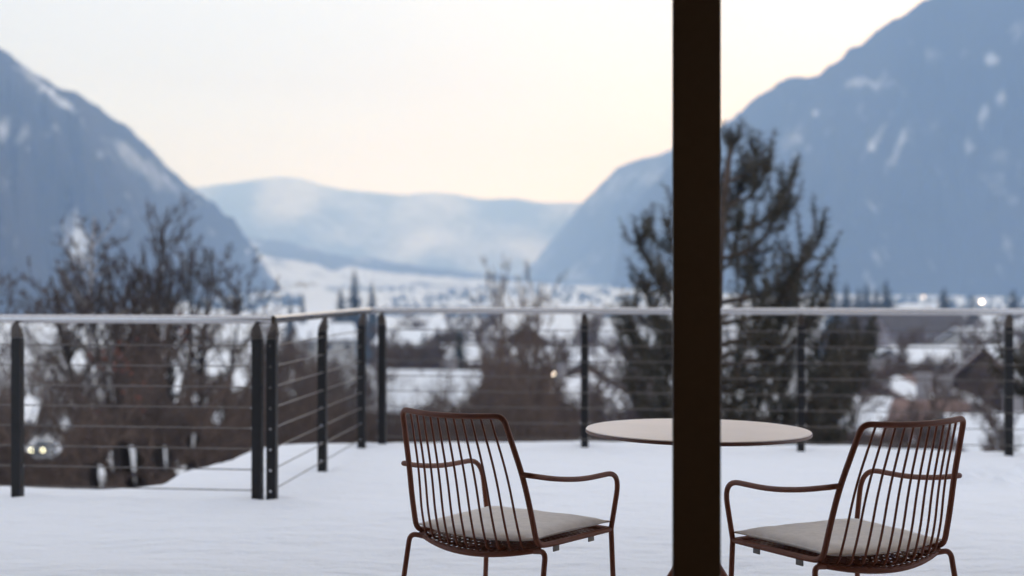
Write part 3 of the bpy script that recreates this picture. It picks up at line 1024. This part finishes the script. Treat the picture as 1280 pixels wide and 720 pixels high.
# the thicket is not closed: snow and the road show through its gaps
GAPS = ((54, 560, 20, 11, 1.1), (38, 512, 10, 15, 1.1), (217, 474, 8, 26, 1.1), (266, 453, 24, 14, 1.1), (122, 480, 16, 24, .75), (157, 573, 19, 17, 1.1), (203, 574, 12, 15, 1.1), (122, 594, 9, 16, 1.1), (273, 522, 9, 7, 1.1), (241, 551, 8, 8, 1.1), (143, 500, 10, 9, .9), (182, 524, 12, 8, .9), (236, 590, 14, 9, 1.1), (96, 450, 9, 10, 1.1), (300, 472, 9, 11, 1.1), (250, 500, 9, 8, .9), (170, 604, 12, 7, 1.1), (84, 530, 8, 7, .9), (110, 418, 14, 10, .9), (290, 420, 18, 9, .9))
def thin_out(o, only=None):
    rg = random.Random(o.name)
    for ch in kids(o):
        if only and not ch.name.startswith(only): continue
        me = ch.data
        mw = Matrix.Translation(o.location) @ o.rotation_euler.to_matrix().to_4x4() @ Matrix.Diagonal((*o.scale, 1))
        co = np.empty(len(me.vertices) * 3); me.vertices.foreach_get('co', co)
        co = co.reshape(-1, 3)
        A = np.array(mw)
        w = co @ A[:3, :3].T + A[:3, 3]
        fa = np.array([tuple(p.vertices) for p in me.polygons])
        hit = np.zeros(len(fa), bool)
        for tt in np.linspace(0, 1, 9):
            p = w[fa[:, 0]] * (1 - tt) + w[fa[:, 3]] * tt
            px, py = 640 + p[:, 0] * F / p[:, 1], 355 - (p[:, 2] - EYE) * F / p[:, 1]
            for gx, gy, rx, ry, k in GAPS:
                wob = 1 + .45 * np.sin(px * .31 + gy) * np.sin(py * .27 + gx) + .45 * np.sin(px * .62 + gx * 3) * np.sin(py * .55 + gy)
                q = ((px - gx) / rx) ** 2 + ((py - gy) / ry) ** 2 < wob
                hit |= q & (np.sin(fa[:, 0] // 24 * 1.7) * .5 + .5 < k)
        if not hit.any(): continue
        keep = fa[~hit].tolist()
        m2 = bpy.data.meshes.new(me.name)
        m2.from_pydata(co.tolist(), [], keep)
        m2.materials.append(me.materials[0])
        ch.data = m2
for o in [o for o in bpy.data.objects if o.name.startswith('shrub') and o.get('group') == 'bare shrubs in the thicket below the terrace']:
    thin_out(o)
for o in [o for o in bpy.data.objects if o.parent is None and (o.name.startswith('bare_tree') or o.name.startswith('birch')) and o.location.x < -2.5]:
    thin_out(o, 'crown')

# withered leaves still hanging in the thicket
rng = random.Random(9)
lb = MB()
for _ in range(8):
    cx, cy = rng.uniform(110, 240), rng.choice([410, 432, 440, 470, 490, 500, 540, 550]) + rng.uniform(-8, 8)
    d = rng.uniform(17, 20)
    if any(abs(cx - g[0]) < g[2] + 8 and abs(cy - g[1]) < g[3] + 10 for g in GAPS): continue
    c = at(cx, cy, d)
    for q in range(12):
        p = c + Vector((rng.gauss(0, .10), rng.gauss(0, .10), rng.gauss(0, .13)))
        a, b = perp(Vector((0, 0, 1)), rng) * .03, Vector((rng.gauss(0, .3), rng.gauss(0, .3), -1)).normalized() * .055
        lb.add([p, p + a + b * .5, p + b, p - a + b * .5], [(0, 1, 2, 3)])
tag(lb.build('leaves', M['leaf']), 'withered russet leaves still hanging in the left thicket', 'leaves', kind='stuff')

# ------------------------------------------------------------------ pine behind the table
def tuft(mb, p, d, rng, L=.16, n=46, wid=.010):
    for _ in range(n):
        v = (d * rng.uniform(-.1, 1.1) + perp(d, rng) * rng.uniform(.4, 1.3)).normalized()
        b = p + d * rng.uniform(-.10, .16)
        e = b + v * L * rng.uniform(.6, 1.1)
        w = perp(v, rng) * wid
        mb.add([b - w, b + w, e], [(0, 1, 2)])

def foxtail(bt, bc, pts, r0, rng, L, t0=.35, n=30):
    """a needle covered shoot along pts"""
    m = len(pts)
    bt.tube(pts, [r0 * (1 - .8 * i / (m - 1)) + .002 for i in range(m)], 4, cap=False)
    ln = sum((pts[i + 1] - pts[i]).length for i in range(m - 1))
    k = max(3, int(ln * (1 - t0) / .085))
    for i in range(k + 1):
        t = t0 + (1 - t0) * i / k
        f = t * (m - 1); a = min(m - 2, int(f))
        p = pts[a].lerp(pts[a + 1], f - a)
        ax = (pts[a + 1] - pts[a]).normalized()
        tuft(bc, p + perp(ax, rng) * rng.uniform(0, .04), ax, rng, L * rng.uniform(.6, 1.15) * (.75 if i == k else 1), n, .0075)

def pine_limb(bt, bc, bs, p0, tip, rng, r0=.05, droop=.25, L=.185):
    v = tip - p0
    hz_ = Vector((v.x, v.y, 0))
    mid = p0 + hz_ * .55 + Vector((0, 0, v.z * .22 - droop * .3))
    q3 = p0 + hz_ * .88 + Vector((0, 0, v.z * .60))
    pts = bez([p0, mid, q3, tip], 6)
    foxtail(bt, bc, pts, r0, rng, L, .30, 24)
    n = len(pts)
    ln = v.length
    for k in range(int(4 + ln * 4.2)):
        t = rng.uniform(.26, .88)
        i = int(t * (n - 1))
        ax = (pts[i + 1] - pts[i]).normalized()
        sd = (ax * .55 + perp(ax, rng) * .75).normalized()
        sl = rng.uniform(.22, .70) * (1.25 - .6 * t) * min(1.0, .30 + .38 * ln)
        a = pts[i]
        b = a + sd * sl * .55
        c = b + (sd * .5 + Vector((0, 0, .8))).normalized() * sl * .6
        foxtail(bt, bc, bez([a, b, c], 4), .012, rng, L * rng.uniform(.7, 1.0), .2, 22)
        if bs is not None and a.z < 4.2 and rng.random() < .07:
            bs.append(b)

def big_pine():
    d0 = 20.0
    rng = random.Random(12)
    base = Vector((atx(886, d0), d0, 0)); gz = ground(base.x, d0)
    t = thing('pine_tree', 'big dark pine with upswept branches behind the window post', 'tree', (base.x, d0, gz))
    off = Vector((base.x, d0, gz))
    bt, bc, bs = MB(), MB(), []
    apex = at(914, 176, d0)
    trunk = [Vector((0, 0, -.3)), Vector((.05, 0, 2.0)), at(892, 420, d0) - off, at(900, 300, d0) - off, apex - off]
    tp = bez(trunk, 6)
    bt.tube(tp, [.20 * (1 - .9 * i / (len(tp) - 1)) + .012 for i in range(len(tp))], 10)
    def on_trunk(z):
        for i in range(len(tp) - 1):
            if tp[i].z <= z <= tp[i + 1].z:
                return tp[i].lerp(tp[i + 1], (z - tp[i].z) / max(1e-6, tp[i + 1].z - tp[i].z))
        return tp[-1] if z > tp[-1].z else tp[0]
    tips = [(914, 168, 0), (949, 174, .3), (962, 196, -.3), (932, 204, .6), (993, 208, .4), (976, 246, -.6), (1031, 272, .2), (1008, 306, -.8), (990, 330, .8), (1040, 345, -.5), (1018, 372, .7),
            (1090, 404, .3), (1068, 424, -.7), (1046, 400, .8), (1050, 446, -1.1), (1078, 448, .6), (1022, 470, -1.2), (1046, 500, .5), (1012, 540, .8), (985, 506, -1.4), (1040, 548, .0),
            (794, 282, .2), (832, 272, -.4), (852, 232, .5), (870, 208, -.3), (804, 348, .6), (826, 330, -.9), (782, 376, -.3), (788, 404, .5), (802, 436, -.7), (786, 470, .2), (808, 505, .9), (796, 540, -.6), (828, 480, -1.2), (834, 400, 1.1),
            (884, 196, .6), (902, 240, .9), (926, 262, -.9), (944, 308, 1.1), (958, 352, -1.2), (930, 392, 1.2), (966, 412, -1.3), (985, 448, 1.4), (952, 470, -1.5), (924, 440, -1.4), (930, 520, -1.6), (970, 540, -1.4), (900, 545, -1.6), (860, 530, -1.5), (846, 455, 1.5), (990, 390, .2)]
    for (px, py, dy) in tips:
        tip = at(px, py, d0 + dy) - off
        reach = math.hypot(tip.x - on_trunk(tip.z).x, tip.y)
        z0 = max(1.2, tip.z - .30 - reach * .62)
        pine_limb(bt, bc, bs, on_trunk(z0), tip, rng, r0=.018 + .016 * reach, droop=.15 * reach)
    bt.build('trunk', M['pinebark'], t)
    bc.build('crown', M['pine'], t)
    sb = MB()
    for p in bs:
        r = rng.uniform(.035, .07)
        vs = []
        prof = [(0.3, -.35), (1, -.1), (.9, .25), (.35, .55)]
        sb.lathe([(a * r, b * r) for a, b in prof], p + Vector((0, 0, .03)), n=8)
    if bs: tag(sb.build('snow_clumps', M['snow_roof'], t), 'small lumps of snow caught on the pine branches', kind='stuff')
big_pine()

def edge_pine():
    d0 = 12.2
    rng = random.Random(4)
    x = atx(1372, d0); gz = ground(x, d0)
    t = thing('pine_tree', 'pine reaching one green bough in from the right edge behind the railing', 'tree', (x, d0, gz))
    off = Vector((x, d0, gz))
    bt, bc = MB(), MB()
    bt.tube([(0, 0, -.3), (.03, 0, 2.5), (.0, 0, 5.2)], [.13, .10, .06], 10)
    for (px, py, dy) in ((1258, 436, 0), (1272, 447, .15), (1276, 482, .1), (1300, 432, .2), (1310, 520, .3), (1440, 420, 0), (1450, 480, .3), (1390, 430, 1.0), (1390, 460, -.8), (1372, 370, .3), (1420, 380, -.3), (1340, 330, .4), (1410, 310, -.4), (1362, 285, .2), (1400, 250, .3), (1345, 240, -.3), (1372, 195, .1), (1388, 160, -.1), (1360, 180, .2)):
        tip = at(px, py, d0 + dy) - off
        pine_limb(bt, bc, None, Vector((.02, 0, max(1.0, tip.z - .3))), tip, rng, r0=.03, droop=.1, L=.11)
    bt.build('trunk', M['pinebark'], t)
    bc.build('crown', M['pine'], t)
edge_pine()

# ------------------------------------------------------------------ conifers of the valley
def conifer_meshes(seed, h=10.0, w=2.2, tiers=34):
    rng = random.Random(seed)
    bt, bc = MB(), MB()
    bt.tube([(0, 0, -.4), (0, 0, h * .5), (0, 0, h * .985)], [.02 * h, .012 * h, .001 * h], 7)
    for i in range(tiers):
        f = i / (tiers - 1)
        z = h * (.06 + .93 * f)
        rad = w * (1 - f) ** .8 * rng.uniform(.8, 1.12) + .12
        nb = 13 if f < .7 else 9
        a0 = rng.uniform(0, 6.28)
        for k in range(nb):
            a = a0 + 6.283 * k / nb + rng.uniform(-.2, .2)
            r = rad * rng.uniform(.65, 1.15)
            dx, dy = math.cos(a), math.sin(a)
            zz = z + rng.uniform(-.2, .2)
            p0, p1 = Vector((0, 0, zz)), Vector((dx * r, dy * r, zz - r * rng.uniform(.25, .5)))
            sx = Vector((-dy, dx, 0))
            for s in range(6):
                q = (s + .6) / 6
                c = p0.lerp(p1, q)
                wd = r * .36 * (1.05 - q * .7) + .05
                hang = Vector((0, 0, -wd * rng.uniform(.3, .9)))
                bc.add([c - (p1 - p0) * .12, c + sx * wd + hang, c + (p1 - p0) * .16 + hang * .4, c - sx * wd + hang], [(0, 1, 2), (0, 2, 3)])
    return bt, bc
CON = []
for sd in (1, 2, 3):
    bt, bc = conifer_meshes(sd)
    CON.append((bt.mesh('trunk'), bc.mesh('crown')))
for a, b in CON:
    a.materials.append(M['bark']); b.materials.append(M['conifer'])
def conifer(k, px, d, top_py, wide, label, group=None, rz=0.0):
    x = atx(px, d); gz = ground(x, d)
    h = EYE - (top_py - 355) * d / F - gz
    t = thing('conifer_tree', label, 'tree', (x, d, gz), rz, group)
    for me, nm in zip(CON[k], ('trunk', 'crown')):
        o = bpy.data.objects.new(nm, me); COL.objects.link(o); o.parent = t
    s = h / 10.0
    t.scale = (s * wide, s * wide, s)
    return t
conifer(0, 574, 150, 404, 1.05, 'single dark conifer among the snowy roofs left of the tall bare tree')
conifer(1, 443, 480, 335, .85, 'tallest of the dark conifers rising over the railing corner')
conifer(2, 426, 480, 358, 1.1, 'shorter conifer just left of the tallest one at the railing corner')
conifer(0, 465, 490, 352, .85, 'slender conifer just right of the tallest one at the railing corner')
conifer(1, 363, 520, 369, .7, 'small narrow conifer above the side railing, left of its pair')
conifer(2, 378, 520, 365, .7, 'small narrow conifer above the side railing, right of its pair')
for i, (px, ty) in enumerate(((1042, 360), (1058, 356), (1073, 362), (1083, 357), (1095, 362), (1108, 352))):
    conifer(i % 3, px, 560 + 14 * (i % 4), ty - 3, 1.35, 'dark conifer in the row on the valley floor right of the big pine', 'row of conifers right of the big pine', i * 1.3)
conifer(0, 1180, 560, 360, 1.8, 'lone broad conifer above the far railing right of the conifer row')
conifer(1, 1216, 560, 367, 1.2, 'small conifer beside the bright valley floodlight')
conifer(2, 1267, 560, 361, 1.8, 'lone conifer above the last railing post at the right edge')
conifer(0, 1094, 90, 428, .85, 'blue green conifer between the village roofs right of the big pine')
conifer(1, 1142, 200, 412, .9, 'dark conifer in front of the big mauve barn')
conifer(0, 1214, 165, 424, .85, 'small dark conifer at the right end of the long pale grey building')
conifer(2, 530, 210, 412, .85, 'small conifer behind the snowy roof near the first far post')

def village_trees():
    protos = []
    for sd in (51, 52, 53):
        rg = random.Random(sd)
        bt, bc = MB(), MB()
        o = dict(wob=.14, up=.05, levels=3, kids=(20, 10, 6), ang=(20, 52), len=(.24, .44), t0=.2, rmin=.030)
        for q in range(3):
            grow(bt, bc, Vector((rg.uniform(-.4, .4), rg.uniform(-.4, .4), -.4)), Vector((rg.uniform(-.12, .12), rg.uniform(-.12, .12), 1)).normalized(), 8 * rg.uniform(.7, 1), .14, 0, rg, o)
        a, b = bt.mesh('trunk'), bc.mesh('crown')
        a.materials.append(M['wood_brown']); b.materials.append(M['twig2'])
        protos.append((a, b))
    rg = random.Random(6)
    spots = [(508, 150, 432), (528, 150, 440), (592, 130, 446), (622, 88, 455), (650, 96, 440), (690, 150, 425), (716, 170, 418), (735, 84, 474), (770, 150, 428), (792, 100, 452), (812, 130, 440), (655, 62, 478), (690, 62, 498), (606, 66, 492), (715, 60, 515), (575, 60, 522),
             (460, 110, 446), (420, 90, 462), (392, 120, 444), (355, 140, 420), (520, 270, 400), (612, 260, 398), (742, 270, 399), (800, 280, 397),
             (1050, 110, 446), (1072, 130, 432), (1086, 200, 412), (1130, 210, 418), (1165, 110, 452), (1182, 95, 470), (1210, 120, 446), (1232, 140, 436), (1245, 100, 470), (1058, 66, 498), (1180, 300, 400), (1215, 280, 404), (1240, 240, 410), (1268, 180, 420), (1085, 320, 396), (1062, 340, 394), (548, 180, 424), (562, 240, 409), (630, 170, 420), (726, 220, 408), (782, 190, 428), (487, 160, 428), (502, 62, 520), (540, 66, 512), (1110, 130, 440), (1150, 180, 424), (1196, 170, 424), (1228, 190, 420), (1256, 250, 408), (1040, 180, 420), (1075, 80, 480), (1240, 64, 520), (1212, 70, 505), (1070, 95, 455), (1095, 80, 468), (1155, 98, 460), (1190, 82, 482), (1226, 92, 462), (1250, 120, 440), (1130, 62, 508), (1168, 60, 512)]
    for (px, d, ty) in spots:
        x = atx(px, d); gz = ground(x, d)
        h = EYE - (ty - 355) * d / F - gz
        t = thing('bare_tree', 'brown bare tree standing among the snowy village roofs', 'tree', (x, d, gz), rg.uniform(0, 6.28), 'bare trees between the village houses')
        for me, nm in zip(rg.choice(protos), ('trunk', 'crown')):
            o = bpy.data.objects.new(nm, me); COL.objects.link(o); o.parent = t
        k = h / 7.3
        w = k * rg.uniform(.85, 1.2)
        t.scale = (w, w, k)
village_trees()

def woods():
    rng = random.Random(31)
    mb = MB()
    strips = [(410, 520, 357, 366, 90), (470, 700, 350, 360, 150), (560, 760, 362, 372, 90), (300, 380, 372, 384, 60), (690, 840, 372, 380, 50), (480, 620, 372, 380, 50), (1110, 1280, 374, 382, 50), (1180, 1290, 386, 392, 40),
              (480, 560, 388, 396, 50), (560, 620, 392, 398, 30), (740, 830, 392, 398, 30), (10, 120, 372, 392, 70), (240, 330, 376, 390, 60)]
    for (x0, x1, y0, y1, n) in strips:
        for _ in range(n):
            px, py = rng.uniform(x0, x1), rng.uniform(y0, y1)
            # walk out until the ground meets this sight line
            d = 250.0
            while d < 3800 and ground(atx(px, d), d) < EYE - (py - 355) * d / F: d *= 1.03
            x = atx(px, d); z = ground(x, d)
            h = rng.uniform(4, 10); r = h * rng.uniform(.35, .7)
            a0 = rng.uniform(0, 6.28)
            for (f0, f1, rr) in ((.02, .55, 1.0), (.3, .8, .75), (.58, 1.0, .48)):
                n5 = 7
                vs = [Vector((x + r * rr * math.cos(a0 + 6.283 * k / n5) * rng.uniform(.7, 1.2), d + r * rr * math.sin(a0 + 6.283 * k / n5), z + h * f0 + rng.uniform(-.4, .4))) for k in range(n5)] + [Vector((x, d, z + h * f1))]
                mb.add(vs, [(k, (k + 1) % n5, n5) for k in range(n5)])
    tag(mb.build('woods', M['conifer']), 'dark strips of far woodland across the snowy valley floor', 'woods', kind='stuff')
woods()

# ------------------------------------------------------------------ village
def house(label, px, d, ridge_py, w, l, roof_h, wall_h, yaw, wall, roof, snow=True, snow_t=.28, name='house', over=.7, wins=(3, 2), balcony=False, chim=True, bare=0.0):
    """gabled house: ridge along local x (length l), gables of width w; yaw turns it"""
    x = atx(px, d)
    zr = EYE - (ridge_py - 355) * d / F          # ridge height
    ze = zr - roof_h - (snow_t if snow else 0)   # eaves
    gz = ze - wall_h
    g = ground(x, d)
    t = thing(name, label, 'house', (x, d, gz), R(yaw))
    b0 = min(0.0, g - gz) - 1.0
    hl, hw = l / 2, w / 2
    rh, H = roof_h, wall_h
    vs = [(-hl, -hw, b0), (hl, -hw, b0), (hl, hw, b0), (-hl, hw, b0), (-hl, -hw, H), (hl, -hw, H), (hl, hw, H), (-hl, hw, H), (-hl, 0, H + rh - .12), (hl, 0, H + rh - .12)]
    fs = [(0, 1, 5, 4), (2, 3, 7, 6), (1, 2, 6, 9, 5), (3, 0, 4, 8, 7), (4, 5, 9, 8), (6, 7, 8, 9), (0, 3, 2, 1)]
    MB().add(vs, fs).build('wall', M[wall], t)
    sl = rh / hw
    th = .16
    def slabs(z_off, thick, ov, x0=-hl - over, x1=hl + over, q=1.0):
        mb = MB()
        for s in (-1, 1):
            ye = s * (hw + ov) * q
            ze_ = H + rh - sl * abs(ye)
            ny = .02 * s
            p = [(x0, ny, H + rh + z_off), (x1, ny, H + rh + z_off), (x1, ye, ze_ + z_off), (x0, ye, ze_ + z_off)]
            top = [(a, b, c + thick) for a, b, c in p]
            vs = p + top
            f = [(0, 3, 2, 1), (4, 5, 6, 7), (0, 1, 5, 4), (1, 2, 6, 5), (2, 3, 7, 6), (3, 0, 4, 7)]
            mb.add(vs, f if s > 0 else [tuple(reversed(k)) for k in f])
        return mb
    rf = slabs(0.0, th, over).build('roof', M[roof], t)
    if snow:
        x1 = hl + over - .10
        slabs(th + .004, snow_t, over - .06, -x1, x1 - bare * l, 1.0).build('roof_snow', M['snow_roof'], rf)
    if chim:
        c = MB().box((l * .18, hw * .3, H + rh * .8 + .7), (.7, .7, 1.9))
        c.box((l * .18, hw * .3, H + rh * .8 + 1.72), (.9, .9, .14))
        c.build('chimney', M['wall_grey'], rf)
    def window(cx, cy, cz, rz):
        m4 = Matrix.Translation(Vector((cx, cy, cz))) @ Matrix.Rotation(rz, 4, 'Z')
        fb = MB()
        for (ax, az, sx, sz) in ((-.5, 0, .09, 1.3), (.5, 0, .09, 1.3), (0, .65, 1.1, .09), (0, -.65, 1.1, .09), (0, 0, .05, 1.22)):
            fb.box((0, 0, 0), (sx, .09, sz), M=m4 @ Matrix.Translation(Vector((ax, 0, az))))
        wn = fb.build('window', M['frame_white'], t)
        MB().box((0, 0, 0), (.92, .05, 1.22), M=m4 @ Matrix.Translation(Vector((0, 0.01, 0)))).build('pane', M['glass_dark'], wn)
    floors = max(1, int(wall_h // 2.6))
    for fl in range(floors):
        zc = wall_h - 1.45 - 2.6 * fl
        for k in range(wins[0]):
            cx = -hl + l * (k + .5) / wins[0]
            window(cx, -hw - .03, zc, 0)
        for s in (-1, 1):
            for k in range(wins[1]):
                cy = -hw + w * (k + .5) / wins[1]
                window(s * (hl + .03), cy, zc, R(90))
    if balcony:
        mb = MB().box((0, -hw - .75, wall_h - 2.55), (l * .8, 1.4, .14))
        mb.box((0, -hw - 1.42, wall_h - 1.65), (l * .8, .06, .14))
        k = int(l * .8 / .35)
        for i in range(k):
            mb.box((-l * .4 + .175 + i * .35, -hw - 1.42, wall_h - 2.1), (.16, .05, .84))
        mb.build('balcony', M['wood_brown'], t)
    return t

house('house with a wide snow covered roof left of the first armchair backrest', 540, 112, 465, 8.0, 7.4, 2.4, 4.5, -14, 'wood_dark', 'roof_dark', wins=(3, 2))
house('dark timber house with big snowy roof between armchair and round table', 708, 111, 475, 7.4, 12.5, 2.0, 4.4, 72, 'wood_dark', 'roof_dark', wins=(4, 2))
house('dark brown gabled house behind the snowy roof left of the round table', 752, 140, 446, 10.0, 8.0, 3.6, 4.2, 66, 'wood_brown', 'roof_dark', snow=True, snow_t=.12, wins=(2, 2))
house('house with dark gable beside the tall brown bare tree', 672, 205, 405, 9.5, 9.0, 3.2, 4.5, 70, 'wood_dark', 'roof_dark', wins=(2, 2), snow_t=.15)
house('low white walled house with snowy roof under the dark gable', 700, 165, 434, 9.0, 10.0, 1.8, 4.6, -12, 'wall_white', 'roof_dark', wins=(4, 2))
house('distant house with dark roof near the third far post', 778, 230, 409, 9.0, 11.0, 2.8, 4.6, 20, 'wall_white', 'roof_dark', snow=True, snow_t=.10, wins=(4, 2))
house('snow roofed house beyond the dark conifer left of the tall bare tree', 596, 185, 431, 8.5, 8.5, 2.0, 4.4, 12, 'wall_grey', 'roof_dark', wins=(3, 2))
house('small snow roofed house beside the first far post', 512, 240, 412, 8.5, 9.0, 2.2, 4.4, -20, 'wall_grey', 'roof_dark', wins=(3, 2))
house('far cream house with snowy roof over the left armchair', 552, 300, 400, 9.0, 10.0, 2.3, 4.4, 25, 'wall_white', 'roof_dark', wins=(3, 2))
house('house with bare rust red roof and snow patch right of the big pine', 1118, 88, 474, 9.5, 7.4, 2.5, 4.4, 62, 'wall_grey', 'roof_red', snow=True, snow_t=.12, bare=.45, wins=(3, 2))
house('lower house with long rust red roof behind the right armchair', 1128, 76, 500, 6.0, 5.6, 1.3, 4.0, -24, 'wood_brown', 'roof_red', snow=True, snow_t=.10, bare=.7, wins=(3, 2))
house('white gabled house rising beside the rust red roofs', 1204, 84, 494, 6.0, 5.0, 2.2, 4.2, 84, 'wall_white', 'roof_dark', wins=(2, 2))
house('dark roofed house left of the last far railing post', 1262, 96, 432, 8.0, 8.0, 3.6, 5.0, 50, 'wood_brown', 'roof_red', snow=True, snow_t=.10, bare=.5, wins=(3, 2))
house('long pale grey building with flat snowy roof above the right armchair', 1190, 150, 434, 11.0, 12.5, 1.3, 5.2, 4, 'wall_grey', 'roof_dark', wins=(5, 3), chim=False)
house('white house with snowy roof left of the long grey building', 1100, 170, 436, 9.0, 10.0, 1.8, 4.6, -10, 'wall_white', 'roof_dark', wins=(4, 2))
house('big mauve barn just under the far handrail right of the pine', 1148, 290, 391, 13.0, 17.0, 3.4, 6.0, 6, 'wall_mauve', 'roof_dark', snow=False, wins=(5, 3), name='barn')
house('snowy roofed chalet behind the long grey building, near the last far post', 1222, 220, 410, 10.0, 9.0, 2.8, 4.6, 30, 'wall_white', 'roof_dark', wins=(3, 2))
house('pale house low in the village below the last far post', 1256, 70, 520, 6.5, 6.0, 1.8, 4.0, 12, 'wall_white', 'roof_dark', wins=(3, 2))
house('small snowy hut by the valley field at the right edge', 1252, 330, 398, 8.0, 9.0, 2.2, 4.0, -15, 'wood_brown', 'roof_dark', wins=(2, 2), name='hut')
house('lone snow covered farmhouse in front of the side railing trees', 405, 260, 405, 9.0, 10.0, 2.4, 4.4, 20, 'wall_white', 'roof_dark', wins=(3, 2))

# ------------------------------------------------------------------ lamps and the car
def street_lamp(label, px, py, d, head_r, m, name='street_lamp', mast_r=.06):
    c = at(px, py, d)
    g = ground(c.x, d)
    t = thing(name, label, 'lamp', (c.x, d, g))
    h = c.z - g
    MB().tube([(0, 0, -.3), (0, 0, h * .6), (0, 0, h + head_r * 1.5)], [mast_r * 1.6, mast_r * 1.2, mast_r], 8).build('pole', M['pole'], t)
    MB().lathe([(head_r * .3, head_r * .9), (head_r * 1.5, head_r * .75), (head_r * 1.45, head_r * .9), (head_r * .3, head_r * 1.4)], (0, -head_r * .5, h), n=16).build('lamp_shade', M['pole'], t)
    MB().lathe([(.2 * head_r, -head_r), (.8 * head_r, -.6 * head_r), (head_r, 0), (.8 * head_r, .6 * head_r), (.3 * head_r, .88 * head_r)], (0, -head_r * .5, h), n=16).build('bulb', m, t)
street_lamp('lit street lamp between the snowy roofs left of the round table', 694, 468, 125, .17, M['lamp'])
street_lamp('bright lit floodlight on a tall mast in the valley, the brighter one', 1227, 377, 900, .75, M['floodlight'], 'floodlight', .3)
street_lamp('dim lit floodlight on a tall mast, left of the bright one', 1154, 371, 980, 1.0, M['floodlight_dim'], 'floodlight', .3)

def road():
    pts = [(-75, 150), (-60, 151), (-52, 150), (-48, 146), (-46, 138), (-44, 126), (-40, 112), (-34, 98)]
    P = bez([Vector((a, b, 0)) for a, b in pts], 6)
    mb = MB(); vs, fs = [], []
    for i, p in enumerate(P):
        a, b = P[max(0, i - 1)], P[min(len(P) - 1, i + 1)]
        n = Vector((-(b - a).y, (b - a).x, 0)).normalized() * 2.6
        for q in (p - n, p + n):
            vs.append((q.x, q.y, ground(q.x, q.y) + .12))
    for i in range(len(P) - 1):
        fs.append((2 * i, 2 * i + 1, 2 * i + 3, 2 * i + 2))
    mb.add(vs, fs, True)
    tag(mb.build('road', M['road']), 'narrow cleared road winding down behind the thicket', 'road', kind='structure')
road()

def car():
    d = 149.0
    z_l = EYE - (560 - 355) * d / F
    x = atx(54.5, d)
    g = ground(x, d) + .12
    t = thing('car', 'dark car driving up with both headlights on, seen through the thicket', 'car', (x, d, g))
    # side profile along y (front towards -y), lofted over x
    prof = [(-2.05, .35), (-2.10, .62), (-1.95, .78), (-1.05, .92), (-.45, 1.40), (.75, 1.45), (1.55, 1.02), (2.05, .95), (2.10, .40), (1.7, .26), (-1.7, .26)]
    secs = [(-.86, .93), (-.80, 1.0), (0, 1.02), (.80, 1.0), (.86, .93)]
    vs, fs = [], []
    for (xx, k) in secs:
        for (yy, zz) in prof:
            s = 1 - max(0, zz - .95) * .30
            vs.append((xx * s, yy * k, zz * (k if zz > 1 else 1)))
    n = len(prof)
    for i in range(len(secs) - 1):
        for j in range(n):
            j2 = (j + 1) % n
            fs.append((i * n + j, (i + 1) * n + j, (i + 1) * n + j2, i * n + j2))
    fs.append(tuple(range(n))); fs.append(tuple(reversed(range((len(secs) - 1) * n, len(secs) * n))))
    MB().add(vs, fs).build('body', M['car'], t)
    wv = [(-.66, -1.02, .955), (.66, -1.02, .955), (.58, -.50, 1.37), (-.58, -.50, 1.37)]
    MB().add([(a, b - .03, c) for a, b, c in wv] + [(a, b, c - .02) for a, b, c in wv], [(0, 1, 2, 3), (7, 6, 5, 4), (0, 4, 5, 1), (1, 5, 6, 2), (2, 6, 7, 3), (3, 7, 4, 0)]).build('windscreen', M['glass_dark'], t)
    for s in (-1, 1):
        MB().lathe([(.02, 0), (.12, .0), (.11, .05), (.04, .07)], M=Matrix.Translation(Vector((s * .62, -2.06, .66))) @ Matrix.Rotation(R(90), 4, 'X'), n=16).build('headlight', M['headlight'], t)
        for y in (-1.3, 1.3):
            w = MB().lathe([(.20, -.10), (.32, -.09), (.33, 0), (.32, .09), (.20, .10)], M=Matrix.Translation(Vector((s * .80, y, .32))) @ Matrix.Rotation(R(90), 4, 'Y'), n=20).build('wheel', M['tyre'], t)
            MB().lathe([(.02, -.105), (.19, -.102), (.19, .102), (.02, .105)], M=Matrix.Translation(Vector((s * .80, y, .32))) @ Matrix.Rotation(R(90), 4, 'Y'), n=16).build('rim', M['rim'], w)
    t.rotation_euler.z = 0.0
    pass
car()
